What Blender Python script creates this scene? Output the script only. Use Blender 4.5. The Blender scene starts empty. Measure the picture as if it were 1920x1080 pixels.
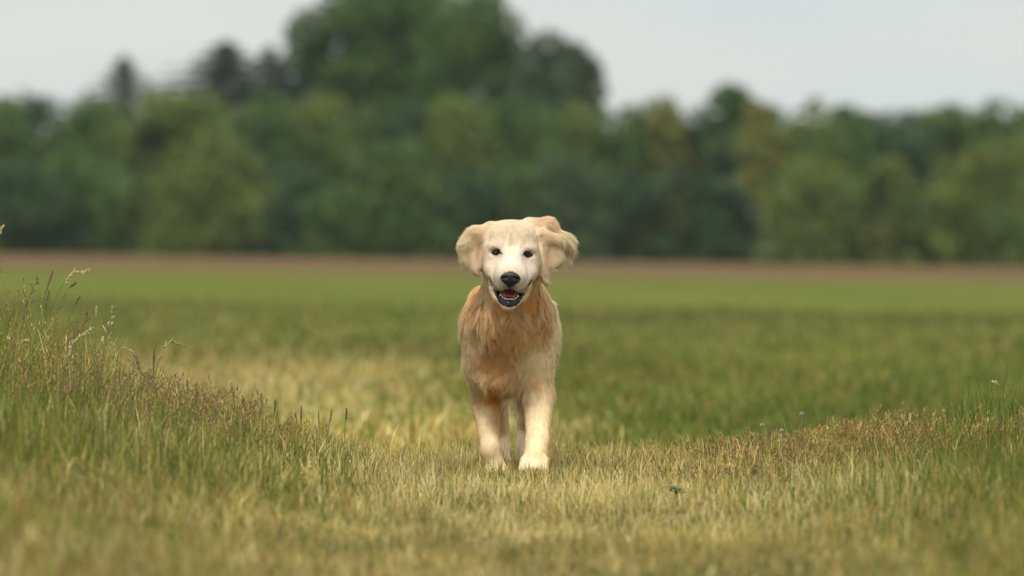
import bpy, math
import numpy as np
from mathutils import Vector, Matrix, kdtree

C = bpy.context.scene.collection
SC = bpy.context.scene
rng = np.random.default_rng(7)

# ------------------------------------------------------------------ camera
FPX = 13340.0                     # focal length in photo pixels (1920 wide)
CAM = np.array([0.0, -20.0, 0.642])
PITCH = math.atan(78 / FPX)       # the horizon sits at y = 462 in the photograph
ROLL = math.radians(0.75)
f_ = np.array([0, math.cos(PITCH), -math.sin(PITCH)])
r0 = np.array([1.0, 0, 0]); u0 = np.cross(r0, f_)
r_ = r0 * math.cos(ROLL) + u0 * math.sin(ROLL)
u_ = u0 * math.cos(ROLL) - r0 * math.sin(ROLL)
cam = bpy.data.cameras.new('camera'); cam_o = bpy.data.objects.new('camera', cam); C.objects.link(cam_o)
M = Matrix(((r_[0], u_[0], -f_[0], CAM[0]), (r_[1], u_[1], -f_[1], CAM[1]), (r_[2], u_[2], -f_[2], CAM[2]), (0, 0, 0, 1)))
cam_o.matrix_world = M
cam.sensor_width = 36; cam.lens = 36 * FPX / 1920
cam.clip_start = 0.5; cam.clip_end = 6000
cam.dof.use_dof = True; cam.dof.focus_distance = 20.0; cam.dof.aperture_fstop = cam.lens / 58.0; cam.dof.aperture_blades = 0
SC.camera = cam_o

# ------------------------------------------------------------------ sky, sun, exposure
SUN_EL, SUN_AZ = math.radians(57), math.radians(196)   # azimuth from +Y (view direction) towards +X
w = bpy.data.worlds.new('World'); SC.world = w; w.use_nodes = True
nt = w.node_tree; nt.nodes.clear()
sky = nt.nodes.new('ShaderNodeTexSky'); sky.sky_type = 'NISHITA'; sky.sun_disc = False
sky.sun_elevation = SUN_EL; sky.sun_rotation = SUN_AZ; sky.dust_density = 2.0
tc = nt.nodes.new('ShaderNodeTexCoord')
mp = nt.nodes.new('ShaderNodeMapping'); mp.inputs['Scale'].default_value = (2.0, 2.0, 14.0)
nz = nt.nodes.new('ShaderNodeTexNoise'); nz.inputs['Scale'].default_value = 3.0; nz.inputs['Detail'].default_value = 5.0
cr = nt.nodes.new('ShaderNodeValToRGB')      # thin high cloud: pale grey with slightly bluer thin places
cr.color_ramp.elements[0].position = 0.35; cr.color_ramp.elements[0].color = (0.625, 0.675, 0.67, 1)
cr.color_ramp.elements[1].position = 0.65; cr.color_ramp.elements[1].color = (0.725, 0.72, 0.69, 1)
sc_ = nt.nodes.new('ShaderNodeVectorMath'); sc_.operation = 'SCALE'; sc_.inputs['Scale'].default_value = 11.3
mx = nt.nodes.new('ShaderNodeMix'); mx.data_type = 'RGBA'; mx.inputs[0].default_value = 0.86
bg = nt.nodes.new('ShaderNodeBackground'); bg.inputs['Strength'].default_value = 0.1
ow = nt.nodes.new('ShaderNodeOutputWorld')
L = nt.links.new
L(tc.outputs['Generated'], mp.inputs['Vector']); L(mp.outputs['Vector'], nz.inputs['Vector'])
L(nz.outputs['Fac'], cr.inputs['Fac']); L(cr.outputs['Color'], sc_.inputs[0])
# a thin overcast is brighter overhead than at the horizon
sx = nt.nodes.new('ShaderNodeSeparateXYZ'); L(tc.outputs['Generated'], sx.inputs[0])
zr = nt.nodes.new('ShaderNodeMapRange'); L(sx.outputs['Z'], zr.inputs[0]); zr.inputs[1].default_value = 0.04; zr.inputs[2].default_value = 0.75
zr.inputs[3].default_value = 11.7; zr.inputs[4].default_value = 19.0; L(zr.outputs[0], sc_.inputs['Scale'])
L(sky.outputs['Color'], mx.inputs[6]); L(sc_.outputs['Vector'], mx.inputs[7])
L(mx.outputs[2], bg.inputs['Color']); L(bg.outputs['Background'], ow.inputs['Surface'])
sl = bpy.data.lights.new('sun', 'SUN'); sl.energy = 2.5; sl.angle = math.radians(12); sl.color = (1.0, 0.94, 0.84)
so = bpy.data.objects.new('sun', sl); C.objects.link(so)
sd = Vector((math.cos(SUN_EL) * math.sin(SUN_AZ), math.cos(SUN_EL) * math.cos(SUN_AZ), math.sin(SUN_EL)))
so.rotation_euler = sd.to_track_quat('Z', 'Y').to_euler(); so.location = (6, -4, 12)
SC.view_settings.view_transform = 'Standard'; SC.view_settings.look = 'None'
SC.view_settings.exposure = 0.0; SC.view_settings.gamma = 1.0
try: SC.view_settings.use_curve_mapping = False
except Exception: pass
SC.cycles.use_denoising = True
SC.cycles.max_bounces = 12; SC.cycles.diffuse_bounces = 9; SC.cycles.transmission_bounces = 9; SC.cycles.transparent_max_bounces = 8

# ------------------------------------------------------------------ helpers
def P(px, py, d):
    """photo pixel at a distance d along the view -> world point"""
    v = f_ + r_ * ((px - 960) / FPX) + u_ * ((540 - py) / FPX)
    return CAM + v * d
def DP(px, py, Y):
    """photo pixel -> world point on the vertical plane at depth Y"""
    v = f_ + r_ * ((px - 960) / FPX) + u_ * ((540 - py) / FPX)
    return CAM + v * ((Y - CAM[1]) / v[1])
def to_px(p):
    q = np.asarray(p) - CAM; d = q @ f_
    return 960 + FPX * (q @ r_) / d, 540 - FPX * (q @ u_) / d
def sm(a, b, x):
    t = np.clip((x - a) / (b - a), 0, 1); return t * t * (3 - 2 * t)
def hash3(i, j, k, seed):
    h = (i * 374761393 + j * 668265263 + k * 2147483647 + seed * 1274126177) & 0xffffffff
    h = ((h ^ (h >> 13)) * 1274126177) & 0xffffffff
    return ((h ^ (h >> 16)) & 0xffff) / 65535.0
def vnoise(p, scale, seed=0):
    q = np.asarray(p, dtype=np.float64) * scale; i = np.floor(q).astype(np.int64); t = q - i; t = t * t * (3 - 2 * t)
    out = 0
    for a in (0, 1):
        for b in (0, 1):
            for c in (0, 1):
                wgt = (t[:, 0] if a else 1 - t[:, 0]) * (t[:, 1] if b else 1 - t[:, 1]) * (t[:, 2] if c else 1 - t[:, 2])
                out = out + wgt * hash3(i[:, 0] + a, i[:, 1] + b, i[:, 2] + c, seed)
    return out
def norm(v):
    return v / np.maximum(np.linalg.norm(v, axis=-1, keepdims=True), 1e-9)
def tag(o, label=None, cat=None, group=None, kind=None):
    for k, v in (('label', label), ('category', cat), ('group', group), ('kind', kind)):
        if v: o[k] = v
    return o
def link(name, me, parent=None, mat=None):
    o = bpy.data.objects.new(name, me); C.objects.link(o)
    if parent is not None: o.parent = parent
    if mat is not None: me.materials.append(mat)
    return o
def mesh_np(name, V, F, cols=None, smooth=True, normals=None):
    """F: (n,3) or (n,4) index array, or a list of such arrays"""
    if not isinstance(F, (list, tuple)): F = [F]
    me = bpy.data.meshes.new(name)
    F = [np.asarray(f, dtype=np.int32) for f in F if len(f)]
    me.vertices.add(len(V)); me.vertices.foreach_set('co', np.asarray(V, dtype=np.float32).ravel())
    loops = np.concatenate([f.ravel() for f in F]); tot = np.concatenate([np.full(len(f), f.shape[1], dtype=np.int32) for f in F])
    st = np.concatenate([[0], np.cumsum(tot)[:-1]]).astype(np.int32)
    me.loops.add(len(loops)); me.loops.foreach_set('vertex_index', loops)
    me.polygons.add(len(tot)); me.polygons.foreach_set('loop_start', st)
    try: me.polygons.foreach_set('loop_total', tot)
    except Exception: pass
    me.update(calc_edges=True)
    me.polygons.foreach_set('use_smooth', np.full(len(tot), bool(smooth)))
    if cols is not None:
        ca = me.color_attributes.new('Col', 'FLOAT_COLOR', 'POINT')
        c4 = np.ones((len(V), 4), dtype=np.float32); c4[:, :3] = cols
        ca.data.foreach_set('color', c4.ravel())
    if normals is not None:
        me.normals_split_custom_set_from_vertices(np.asarray(normals, dtype=np.float32))
    me.update()
    return me
def empty(name, loc=(0, 0, 0)):
    o = bpy.data.objects.new(name, None); C.objects.link(o); o.location = loc; o.empty_display_size = 0.1
    return o

def mat(name, rough=0.8, color=None, attr=None, trans=0.0, spec=0.3, tint=None, sheen=0.0):
    """principled, optionally reading its per-blade / per-tuft colour, with some light through it"""
    m = bpy.data.materials.new(name); m.use_nodes = True; n = m.node_tree; n.nodes.clear(); lk = n.links.new
    out = n.nodes.new('ShaderNodeOutputMaterial'); pb = n.nodes.new('ShaderNodeBsdfPrincipled')
    pb.inputs['Roughness'].default_value = rough; pb.inputs['Specular IOR Level'].default_value = spec
    src = None
    if attr:
        a = n.nodes.new('ShaderNodeAttribute'); a.attribute_name = attr; src = a.outputs['Color']
        lk(src, pb.inputs['Base Color'])
    else:
        pb.inputs['Base Color'].default_value = (*color, 1)
    if sheen: pb.inputs['Sheen Weight'].default_value = sheen
    if trans > 0:
        tb = n.nodes.new('ShaderNodeBsdfTranslucent'); mxs = n.nodes.new('ShaderNodeMixShader'); mxs.inputs[0].default_value = trans
        if src: lk(src, tb.inputs['Color'])
        else: tb.inputs['Color'].default_value = (*color, 1)
        lk(pb.outputs[0], mxs.inputs[1]); lk(tb.outputs[0], mxs.inputs[2]); lk(mxs.outputs[0], out.inputs['Surface'])
    else:
        lk(pb.outputs[0], out.inputs['Surface'])
    return m

# ------------------------------------------------------------------ implicit surfaces
class Field:
    """smooth-blended distance field on a rectilinear grid, meshed with surface nets"""
    def __init__(s, xs, ys, zs):
        s.xs, s.ys, s.zs = xs, ys, zs
        s.f = np.full((len(xs), len(ys), len(zs)), 0.08, dtype=np.float32)
    def win(s, lo, hi):
        sl_ = []
        for ax, a, b in ((s.xs, lo[0], hi[0]), (s.ys, lo[1], hi[1]), (s.zs, lo[2], hi[2])):
            i = max(0, np.searchsorted(ax, a) - 1); j = min(len(ax), np.searchsorted(ax, b) + 1); sl_.append(slice(i, j))
        g = np.meshgrid(s.xs[sl_[0]], s.ys[sl_[1]], s.zs[sl_[2]], indexing='ij')
        return tuple(sl_), np.stack(g, -1)
    def blend(s, sl_, d, k, op):
        f = s.f[sl_]
        if op == 'add':
            h = np.maximum(k - np.abs(f - d), 0) / k; s.f[sl_] = np.minimum(f, d) - h * h * k / 4
        else:
            h = np.maximum(k - np.abs(f + d), 0) / k; s.f[sl_] = np.maximum(f, -d) + h * h * k / 4
    def ell(s, c, r, k=0.03, R=None, op='add'):
        c = np.asarray(c, float); r = np.asarray(r, float); m = (max(r) if R is not None else r) + k + 0.02
        sl_, p = s.win(c - m, c + m); p = p - c
        if R is not None: p = p @ np.asarray(R).T
        k0 = np.linalg.norm(p / r, axis=-1); k1 = np.linalg.norm(p / (r * r), axis=-1)
        s.blend(sl_, (k0 * (k0 - 1) / np.maximum(k1, 1e-6)).astype(np.float32), k, op)
    def rc(s, a, b, ra, rb, k=0.03, op='add'):
        a = np.asarray(a, float); b = np.asarray(b, float); m = max(ra, rb) + k + 0.02
        sl_, p = s.win(np.minimum(a, b) - m, np.maximum(a, b) + m)
        ba = b - a; t = np.clip(((p - a) @ ba) / max(ba @ ba, 1e-9), 0, 1)
        d = np.linalg.norm(p - a - t[..., None] * ba, axis=-1) - (ra + (rb - ra) * t)
        s.blend(sl_, d.astype(np.float32), k, op)
    def mesh(s):
        f = s.f; ins = f < 0
        cnt = sum(ins[i:f.shape[0] - 1 + i, j:f.shape[1] - 1 + j, k:f.shape[2] - 1 + k].astype(np.int8) for i in (0, 1) for j in (0, 1) for k in (0, 1))
        act = np.argwhere((cnt > 0) & (cnt < 8)); idx = np.full(cnt.shape, -1, dtype=np.int64); idx[tuple(act.T)] = np.arange(len(act))
        acc = np.zeros((len(act), 3)); num = np.zeros(len(act))
        cs = [(i, j, k) for i in (0, 1) for j in (0, 1) for k in (0, 1)]
        for a in cs:
            for ax in range(3):
                if a[ax]: continue
                b = list(a); b[ax] = 1
                ia = act + np.array(a); ib = act + np.array(b)
                fa = f[tuple(ia.T)]; fb = f[tuple(ib.T)]; mk = (fa < 0) != (fb < 0)
                t = np.where(mk, fa / np.where(mk, fa - fb, 1), 0)
                pa = np.stack([s.xs[ia[:, 0]], s.ys[ia[:, 1]], s.zs[ia[:, 2]]], -1); pb = np.stack([s.xs[ib[:, 0]], s.ys[ib[:, 1]], s.zs[ib[:, 2]]], -1)
                acc += np.where(mk[:, None], pa + (pb - pa) * t[:, None], 0); num += mk
        V = acc / np.maximum(num, 1)[:, None]
        Q = []
        for ax in range(3):
            o1, o2 = [(1, 2), (2, 0), (0, 1)][ax]
            sa = [slice(None)] * 3; sb = [slice(None)] * 3; sa[ax] = slice(0, -1); sb[ax] = slice(1, None)
            A = ins[tuple(sa)]; B = ins[tuple(sb)]; e = np.argwhere(A != B); keep = (e[:, o1] > 0) & (e[:, o2] > 0) & (e[:, o1] < cnt.shape[o1]) & (e[:, o2] < cnt.shape[o2]); e = e[keep]
            up = A[tuple(e.T)]
            def g(d1, d2):
                q = e.copy(); q[:, o1] -= d1; q[:, o2] -= d2; return idx[tuple(q.T)]
            q = np.stack([g(1, 1), g(0, 1), g(0, 0), g(1, 0)], -1); q[~up] = q[~up][:, ::-1]
            Q.append(q)
        Q = np.concatenate(Q); Q = Q[(Q >= 0).all(1)]
        return V, Q
def relax(V, Q, n, lam=0.5):
    E = np.concatenate([Q[:, [0, 1]], Q[:, [1, 2]], Q[:, [2, 3]], Q[:, [3, 0]]]); 
    for _ in range(n):
        acc = np.zeros_like(V); num = np.zeros(len(V))
        for a, b in ((0, 1), (1, 0)):
            np.add.at(acc, E[:, a], V[E[:, b]]); np.add.at(num, E[:, a], 1)
        V = V + lam * (acc / np.maximum(num, 1)[:, None] - V)
    return V
def vnormals(V, Q):
    n = np.cross(V[Q[:, 2]] - V[Q[:, 0]], V[Q[:, 3]] - V[Q[:, 1]]); N = np.zeros_like(V)
    for i in range(4): np.add.at(N, Q[:, i], n)
    return norm(N)
def tube(path, rad, seg=6):
    """tapered tube along a polyline -> (V, quads)"""
    path = np.asarray(path, float); n = len(path); rad = np.broadcast_to(rad, (n,))
    T = norm(np.gradient(path, axis=0)); ref = np.array([0.31, 0.9, 0.2]); A = norm(np.cross(T, ref)); B = np.cross(T, A)
    an = np.linspace(0, 2 * np.pi, seg, endpoint=False)
    V = path[:, None] + rad[:, None, None] * (np.cos(an)[None, :, None] * A[:, None] + np.sin(an)[None, :, None] * B[:, None])
    i = np.arange(n - 1)[:, None] * seg; j = np.arange(seg); k = (j + 1) % seg
    F = np.stack([i + j, i + k, i + seg + k, i + seg + j], -1).reshape(-1, 4)
    return V.reshape(-1, 3), F
def sphere_np(nu, nv):
    u = np.linspace(0, 2 * np.pi, nu, endpoint=False); v = np.linspace(.02, np.pi - .02, nv)
    U, W = np.meshgrid(u, v); V = np.stack([np.sin(W) * np.cos(U), np.sin(W) * np.sin(U), np.cos(W)], -1).reshape(-1, 3)
    i = np.arange(nv - 1)[:, None] * nu; j = np.arange(nu); k = (j + 1) % nu
    return V, np.stack([i + j, i + nu + j, i + nu + k, i + k], -1).reshape(-1, 4)
def merge(parts):
    V, F, o = [], [], 0
    for v, f in parts: V.append(v); F.append(np.asarray(f) + o); o += len(v)
    return np.concatenate(V), np.concatenate(F)

# ------------------------------------------------------------------ ground
def ground_z(x, y):
    """dog's track: a gentle rise the dog is topping, with banked verges; flat field beyond"""
    x = np.asarray(x, float); y = np.asarray(y, float)
    verge = 0.17 * sm(-0.25, -1.7, x) + 0.13 * sm(0.45, 1.9, x)
    lump = 0.018 * np.sin(2.1 * x + 0.7 * y) * np.sin(1.3 * y + 0.4 * x) + 0.008 * np.sin(5.3 * x - 1.1 * y) * np.cos(3.7 * y + 2.0 * x)
    verge = verge - 0.022 * np.exp(-(x / .40) ** 2) * sm(-5, -2, y) * sm(0.1, -0.3, y)
    near = verge + lump * sm(0.1, 0.5, np.abs(y) + np.abs(x)) 
    far = -0.15 + 0.03 * np.sin(0.21 * x + 0.13 * y) * sm(10, 30, y) * sm(160, 60, y)
    t = sm(0.55, 5.5, y)
    return near * (1 - t) + far * t
def build_ground():
    ys = np.concatenate([np.linspace(-40, -9, 12), np.linspace(-8.6, 6, 110), np.geomspace(6.4, 420, 90), np.geomspace(460, 3200, 14)])
    xs0 = np.concatenate([-np.geomspace(3.2, 1800, 34)[::-1], np.linspace(-3, 3, 61), np.geomspace(3.2, 1800, 34)])
    X, Y = np.meshgrid(xs0, ys); Z = ground_z(X, Y)
    V = np.stack([X, Y, Z], -1).reshape(-1, 3); nx = len(xs0); i = np.arange(len(ys) - 1)[:, None] * nx + np.arange(nx - 1)
    F = np.stack([i, i + 1, i + nx + 1, i + nx], -1).reshape(-1, 4)
    m = bpy.data.materials.new('field_soil_and_grass'); m.use_nodes = True; n = m.node_tree; lk = n.links.new
    pb = n.nodes['Principled BSDF']; pb.inputs['Roughness'].default_value = 0.95; pb.inputs['Specular IOR Level'].default_value = 0.1
    g = n.nodes.new('ShaderNodeNewGeometry'); sp = n.nodes.new('ShaderNodeSeparateXYZ'); lk(g.outputs['Position'], sp.inputs[0])
    def noise(sx, sy, scale, detail=4, rough=0.55):
        mp_ = n.nodes.new('ShaderNodeMapping'); mp_.inputs['Scale'].default_value = (sx, sy, 1); lk(g.outputs['Position'], mp_.inputs[0])
        t = n.nodes.new('ShaderNodeTexNoise'); t.inputs['Scale'].default_value = scale; t.inputs['Detail'].default_value = detail; t.inputs['Roughness'].default_value = rough
        lk(mp_.outputs[0], t.inputs['Vector']); return t.outputs['Fac']
    def math_(op, a, b=None, clamp=False):
        q = n.nodes.new('ShaderNodeMath'); q.operation = op; q.use_clamp = clamp
        for s_, v in zip(q.inputs, (a, b)):
            if v is None: continue
            if isinstance(v, (int, float)): s_.default_value = v
            else: lk(v, s_)
        return q.outputs[0]
    def ramp(v, a, b):
        q = n.nodes.new('ShaderNodeMapRange'); q.interpolation_type = 'SMOOTHSTEP'; lk(v, q.inputs[0]); q.inputs[1].default_value = a; q.inputs[2].default_value = b; return q.outputs[0]
    def mixc(fac, a, b):
        q = n.nodes.new('ShaderNodeMix'); q.data_type = 'RGBA'
        if isinstance(fac, float): q.inputs[0].default_value = fac
        else: lk(fac, q.inputs[0])
        for s_, v in ((q.inputs[6], a), (q.inputs[7], b)):
            if isinstance(v, tuple): s_.default_value = (*v, 1)
            else: lk(v, s_)
        return q.outputs[2]
    # bands of the field by distance (y), broken up by noise
    yy = math_('ADD', sp.outputs['Y'], math_('MULTIPLY', math_('SUBTRACT', noise(1, 0.5, 0.09), 0.5), 30))
    xx = sp.outputs['X']
    base = mixc(ramp(noise(1, 0.35, 0.55), 0.35, 0.68), FIELD['green'], FIELD['olive'])
    base = mixc(ramp(noise(1, 0.4, 2.6, 5), 0.45, 0.75), base, FIELD['deep'])
    dry = math_('MULTIPLY', math_('MULTIPLY', ramp(yy, 52, 28), ramp(math_('ADD', xx, math_('MULTIPLY', noise(1, 0.3, 0.5), 1.2)), 0.6, -0.8)), 0.75)
    base = mixc(dry, base, mixc(noise(1, 0.3, 1.6), FIELD['straw'], FIELD['straw2']))
    dark = math_('MULTIPLY', ramp(yy, 48, 60), ramp(yy, 84, 66))  # darker band: a cloud's shadow painted into the field colour
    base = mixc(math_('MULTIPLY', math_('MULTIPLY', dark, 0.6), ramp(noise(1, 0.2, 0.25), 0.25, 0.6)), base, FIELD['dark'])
    far = ramp(yy, 46, 112)
    fresh = mixc(ramp(noise(1, 0.25, 0.12), 0.4, 0.7), FIELD['fresh'], FIELD['fresh2'])
    base = mixc(far, base, fresh)
    fresh = mixc(math_('MULTIPLY', ramp(noise(0.5, 0.12, 0.5, 3), 0.55, 0.72), 0.7), fresh, FIELD['hay'])
    soil = mixc(noise(1, 0.2, 0.08), FIELD['soil'], FIELD['soil2'])
    y2 = math_('ADD', sp.outputs['Y'], math_('MULTIPLY', math_('SUBTRACT', noise(1, 0.4, 0.02), 0.5), 60))
    base = mixc(ramp(y2, 128, 215), base, soil)
    near = mixc(ramp(noise(1, 1, 3.0, 6), 0.35, 0.65), FIELD['thatch'], FIELD['thatch2'])
    base = mixc(ramp(sp.outputs['Y'], 4.0, 1.0), base, near)
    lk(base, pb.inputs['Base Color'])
    bp = n.nodes.new('ShaderNodeBump'); bp.inputs['Strength'].default_value = 0.6; bp.inputs['Distance'].default_value = 0.05
    lk(noise(1, 1, 14, 6, 0.7), bp.inputs['Height']); lk(bp.outputs[0], pb.inputs['Normal'])
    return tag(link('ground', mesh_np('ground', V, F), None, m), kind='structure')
FIELD = dict(hay=(0.27, 0.235, 0.07), green=(0.118, 0.150, 0.018), olive=(0.165, 0.158, 0.030), deep=(0.080, 0.108, 0.016), straw=(0.37, 0.30, 0.13), straw2=(0.27, 0.23, 0.08),
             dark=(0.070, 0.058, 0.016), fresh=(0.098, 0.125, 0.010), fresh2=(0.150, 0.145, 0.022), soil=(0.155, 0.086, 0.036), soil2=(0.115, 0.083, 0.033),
             thatch=(0.12, 0.10, 0.035), thatch2=(0.07, 0.075, 0.02))
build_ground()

# ------------------------------------------------------------------ grass
def blades(N, x, y, z, h, wd, lean, curl, col, az=None, segs=3):
    """N curved tapering blades -> V, F(list), colours"""
    az = rng.uniform(0, 2 * np.pi, N) if az is None else az
    fa = rng.uniform(0, np.pi, N)
    side = np.stack([np.cos(fa), np.sin(fa), np.zeros(N)], -1)
    dirh = np.stack([np.cos(az), np.sin(az), np.zeros(N)], -1)
    ts = np.linspace(0, 1, segs + 1)
    V = []; 
    for i, t in enumerate(ts):
        ang = lean + curl * t
        c = np.stack([x, y, z], -1) + dirh * (h * t * np.sin(np.clip(ang, -1.5, 1.5)))[:, None]; c[:, 2] += h * t * np.cos(np.clip(ang, -1.6, 1.6))
        ww = wd * (1 - 0.75 * t) * 0.5
        if i < segs: V += [c - side * ww[:, None], c + side * ww[:, None]]
        else: V += [c]
    V = np.stack(V, 1); nv = V.shape[1]; o = (np.arange(N) * nv)[:, None]
    q = np.concatenate([o + np.array([2 * i, 2 * i + 1, 2 * i + 3, 2 * i + 2]) for i in range(segs - 1)])
    tr = o + np.array([2 * segs - 2, 2 * segs - 1, 2 * segs])
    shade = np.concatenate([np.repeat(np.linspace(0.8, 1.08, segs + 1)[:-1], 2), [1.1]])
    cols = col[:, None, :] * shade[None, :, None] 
    return V.reshape(-1, 3), [q, tr], cols.reshape(-1, 3)
PAL = dict(straw=(0.67, 0.51, 0.165), pale=(0.82, 0.68, 0.33), tan=(0.50, 0.34, 0.11), green=(0.15, 0.20, 0.028), olive=(0.30, 0.265, 0.05),
           deep=(0.07, 0.115, 0.02), fresh=(0.17, 0.24, 0.035), rust=(0.33, 0.17, 0.06), mauve=(0.21, 0.14, 0.085))
def pick(N, weights, p):
    """weights: name -> per-blade weight; patches come from low-frequency noise"""
    names = list(weights); W = np.stack([np.broadcast_to(weights[k], (N,)) * (0.25 + 1.5 * vnoise(p, 2.2, 11 + i) ** 2) for i, k in enumerate(names)], -1)
    cw = np.cumsum(W, 1); u = rng.random(N) * cw[:, -1]; ix = np.minimum((u[:, None] > cw).sum(1), len(names) - 1)
    c = np.array([PAL[k] for k in names])[ix]
    c = c * rng.uniform(0.72, 1.25, N)[:, None] * np.stack([rng.uniform(0.93, 1.07, N), np.ones(N), rng.uniform(0.85, 1.15, N)], -1)
    return c
M_GRASS = mat('grass_blade', 0.6, attr='Col', trans=0.3, spec=0.25)
def stuff(name, parts, label=None):
    V, Fs, Cc, o = [], [], [], 0
    for v, f, c in parts:
        V.append(v); Cc.append(c); Fs += [q + o for q in f]; o += len(v)
    me = mesh_np(name, np.concatenate(V), [np.concatenate([q for q in Fs if q.shape[1] == 4]), np.concatenate([q for q in Fs if q.shape[1] == 3])], np.concatenate(Cc), smooth=True)
    return tag(link(name, me, None, M_GRASS), label, 'grass', kind='stuff')
def cam_half(y): return 0.0725 * (y + 20)
def scatter(N, y0, y1, margin, xlo=-1, xhi=1):
    # uniform on the ground within the view wedge (plus a margin for a step to the side)
    y = y0 + (y1 - y0) * rng.random(N); hw = cam_half(y) + margin
    x = hw * (xlo + (xhi - xlo) * rng.random(N)); return x, y
def build_short():
    parts = []
    N = 145000
    x, y = scatter(N, -8.2, 2.2, 0.45); z = ground_z(x, y) - 0.004; p = np.stack([x, y, z * 0], -1)
    L_ = sm(-0.2, -1.3, x); R_ = sm(0.35, 1.3, x); fr = sm(-1.5, -5.5, y)        # verge and foreground weights
    centre = (1 - L_) * (1 - R_)
    col = pick(N, dict(straw=0.1 + 1.5 * centre * (1 - 0.30 * fr), pale=0.05 + 1.15 * centre * (1 - 0.50 * fr), tan=0.25 + 0.25 * fr, green=0.3 + 1.0 * L_ + 1.2 * R_ + 0.1 * fr,
                       olive=0.38 + 0.35 * L_ + 0.45 * fr, deep=0.12 + 0.3 * L_ + 0.4 * R_, fresh=0.1 + 0.5 * R_ + 0.3 * L_, rust=0.10 + 0.35 * fr * (L_ + 0.5 * R_) + 0.15 * fr), p)
    col = col * (0.72 + 0.56 * vnoise(p * np.array([1, .45, 1]), 9, 61))[:, None]
    h = rng.gamma(5, 0.0072, N) * (1 + 1.0 * L_ + 1.2 * R_) * (0.75 + 0.7 * vnoise(p, 3.1, 5)) * (1 - 0.3 * fr); h = np.clip(h, 0.015, 0.13)
    nearpaw = np.exp(-((x - .02) ** 2 / 0.025 + (y + 0.4) ** 2 / 0.5)); h *= 1 - 0.5 * nearpaw
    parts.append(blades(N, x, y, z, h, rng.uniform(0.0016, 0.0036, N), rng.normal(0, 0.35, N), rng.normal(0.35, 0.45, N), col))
    # dry bent tips with small seed spikes along the crest of the track
    N = 3200
    x, y = scatter(N, -0.9, 1.9, 0.3); z = ground_z(x, y); p = np.stack([x, y, z * 0], -1)
    col = pick(N, dict(pale=1.0, straw=0.8, tan=0.4, olive=0.35, green=0.3 + 0.4 * (np.abs(x) > 0.7)), p) * 1.08
    parts.append(blades(N, x, y, z, rng.uniform(0.035, 0.095, N) * (1 - 0.45 * (np.abs(x - 0.02) < 0.14)), rng.uniform(0.0016, 0.0032, N), rng.normal(0.1, 0.25, N), rng.normal(0.4, 0.5, N), col, segs=4))
    N = 800
    x = .02 + .15 * rng.uniform(-1, 1, N); y = np.where(x < -.02, rng.uniform(-.25, .13, N), rng.uniform(-.30, -.05, N)); z = ground_z(x, y); p = np.stack([x, y, z * 0], -1)
    parts.append(blades(N, x, y, z, rng.uniform(.026, .064, N), rng.uniform(.0016, .0034, N), rng.normal(.1, .35, N), rng.normal(.4, .4, N), pick(N, dict(straw=1, pale=.8, olive=.6, green=.4), p)))
    # trampled dead stems lying across the track
    N = 500
    x, y = scatter(N, -7.0, -1.6, 0.3); x = np.where((np.abs(x) < .25) & (y > -2.2), x + .5, x); z = ground_z(x, y) + rng.uniform(0.02, 0.05, N); p = np.stack([x, y, z * 0], -1)
    col = pick(N, dict(pale=1, straw=1, tan=0.7, rust=0.3), p)
    parts.append(blades(N, x, y, z, rng.uniform(0.05, 0.12, N), rng.uniform(0.0022, 0.0036, N), rng.uniform(0.9, 1.35, N), rng.normal(0.1, 0.3, N), col))
    stuff('short_grass', parts)
def panicles(N, x, y, z, h, col, size, az):
    """cloudy seed heads: many tiny spikelets round the top of each stem"""
    K = 14; M_ = N * K
    t = np.tile(np.linspace(0.62, 1.0, K), N); X = np.repeat(x, K); Y = np.repeat(y, K); Z = np.repeat(z, K); H = np.repeat(h, K); S = np.repeat(size, K)
    spread = S * np.clip(1.15 - t, 0.05, 1) * 1.6; a = rng.uniform(0, 2 * np.pi, M_)
    r = spread * rng.uniform(0.2, 1, M_); A = np.repeat(az, K)
    return blades(M_, X + r * np.cos(a) + 0.15 * H * t * np.cos(A), Y + r * np.sin(a) + 0.15 * H * t * np.sin(A), Z + H * t, rng.uniform(0.007, 0.016, M_), rng.uniform(0.0025, 0.0045, M_), rng.normal(0.5, 0.3, M_), rng.normal(0.2, 0.4, M_),
                  np.repeat(col, K, 0) * rng.uniform(0.7, 1.35, M_)[:, None], segs=2)
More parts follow.
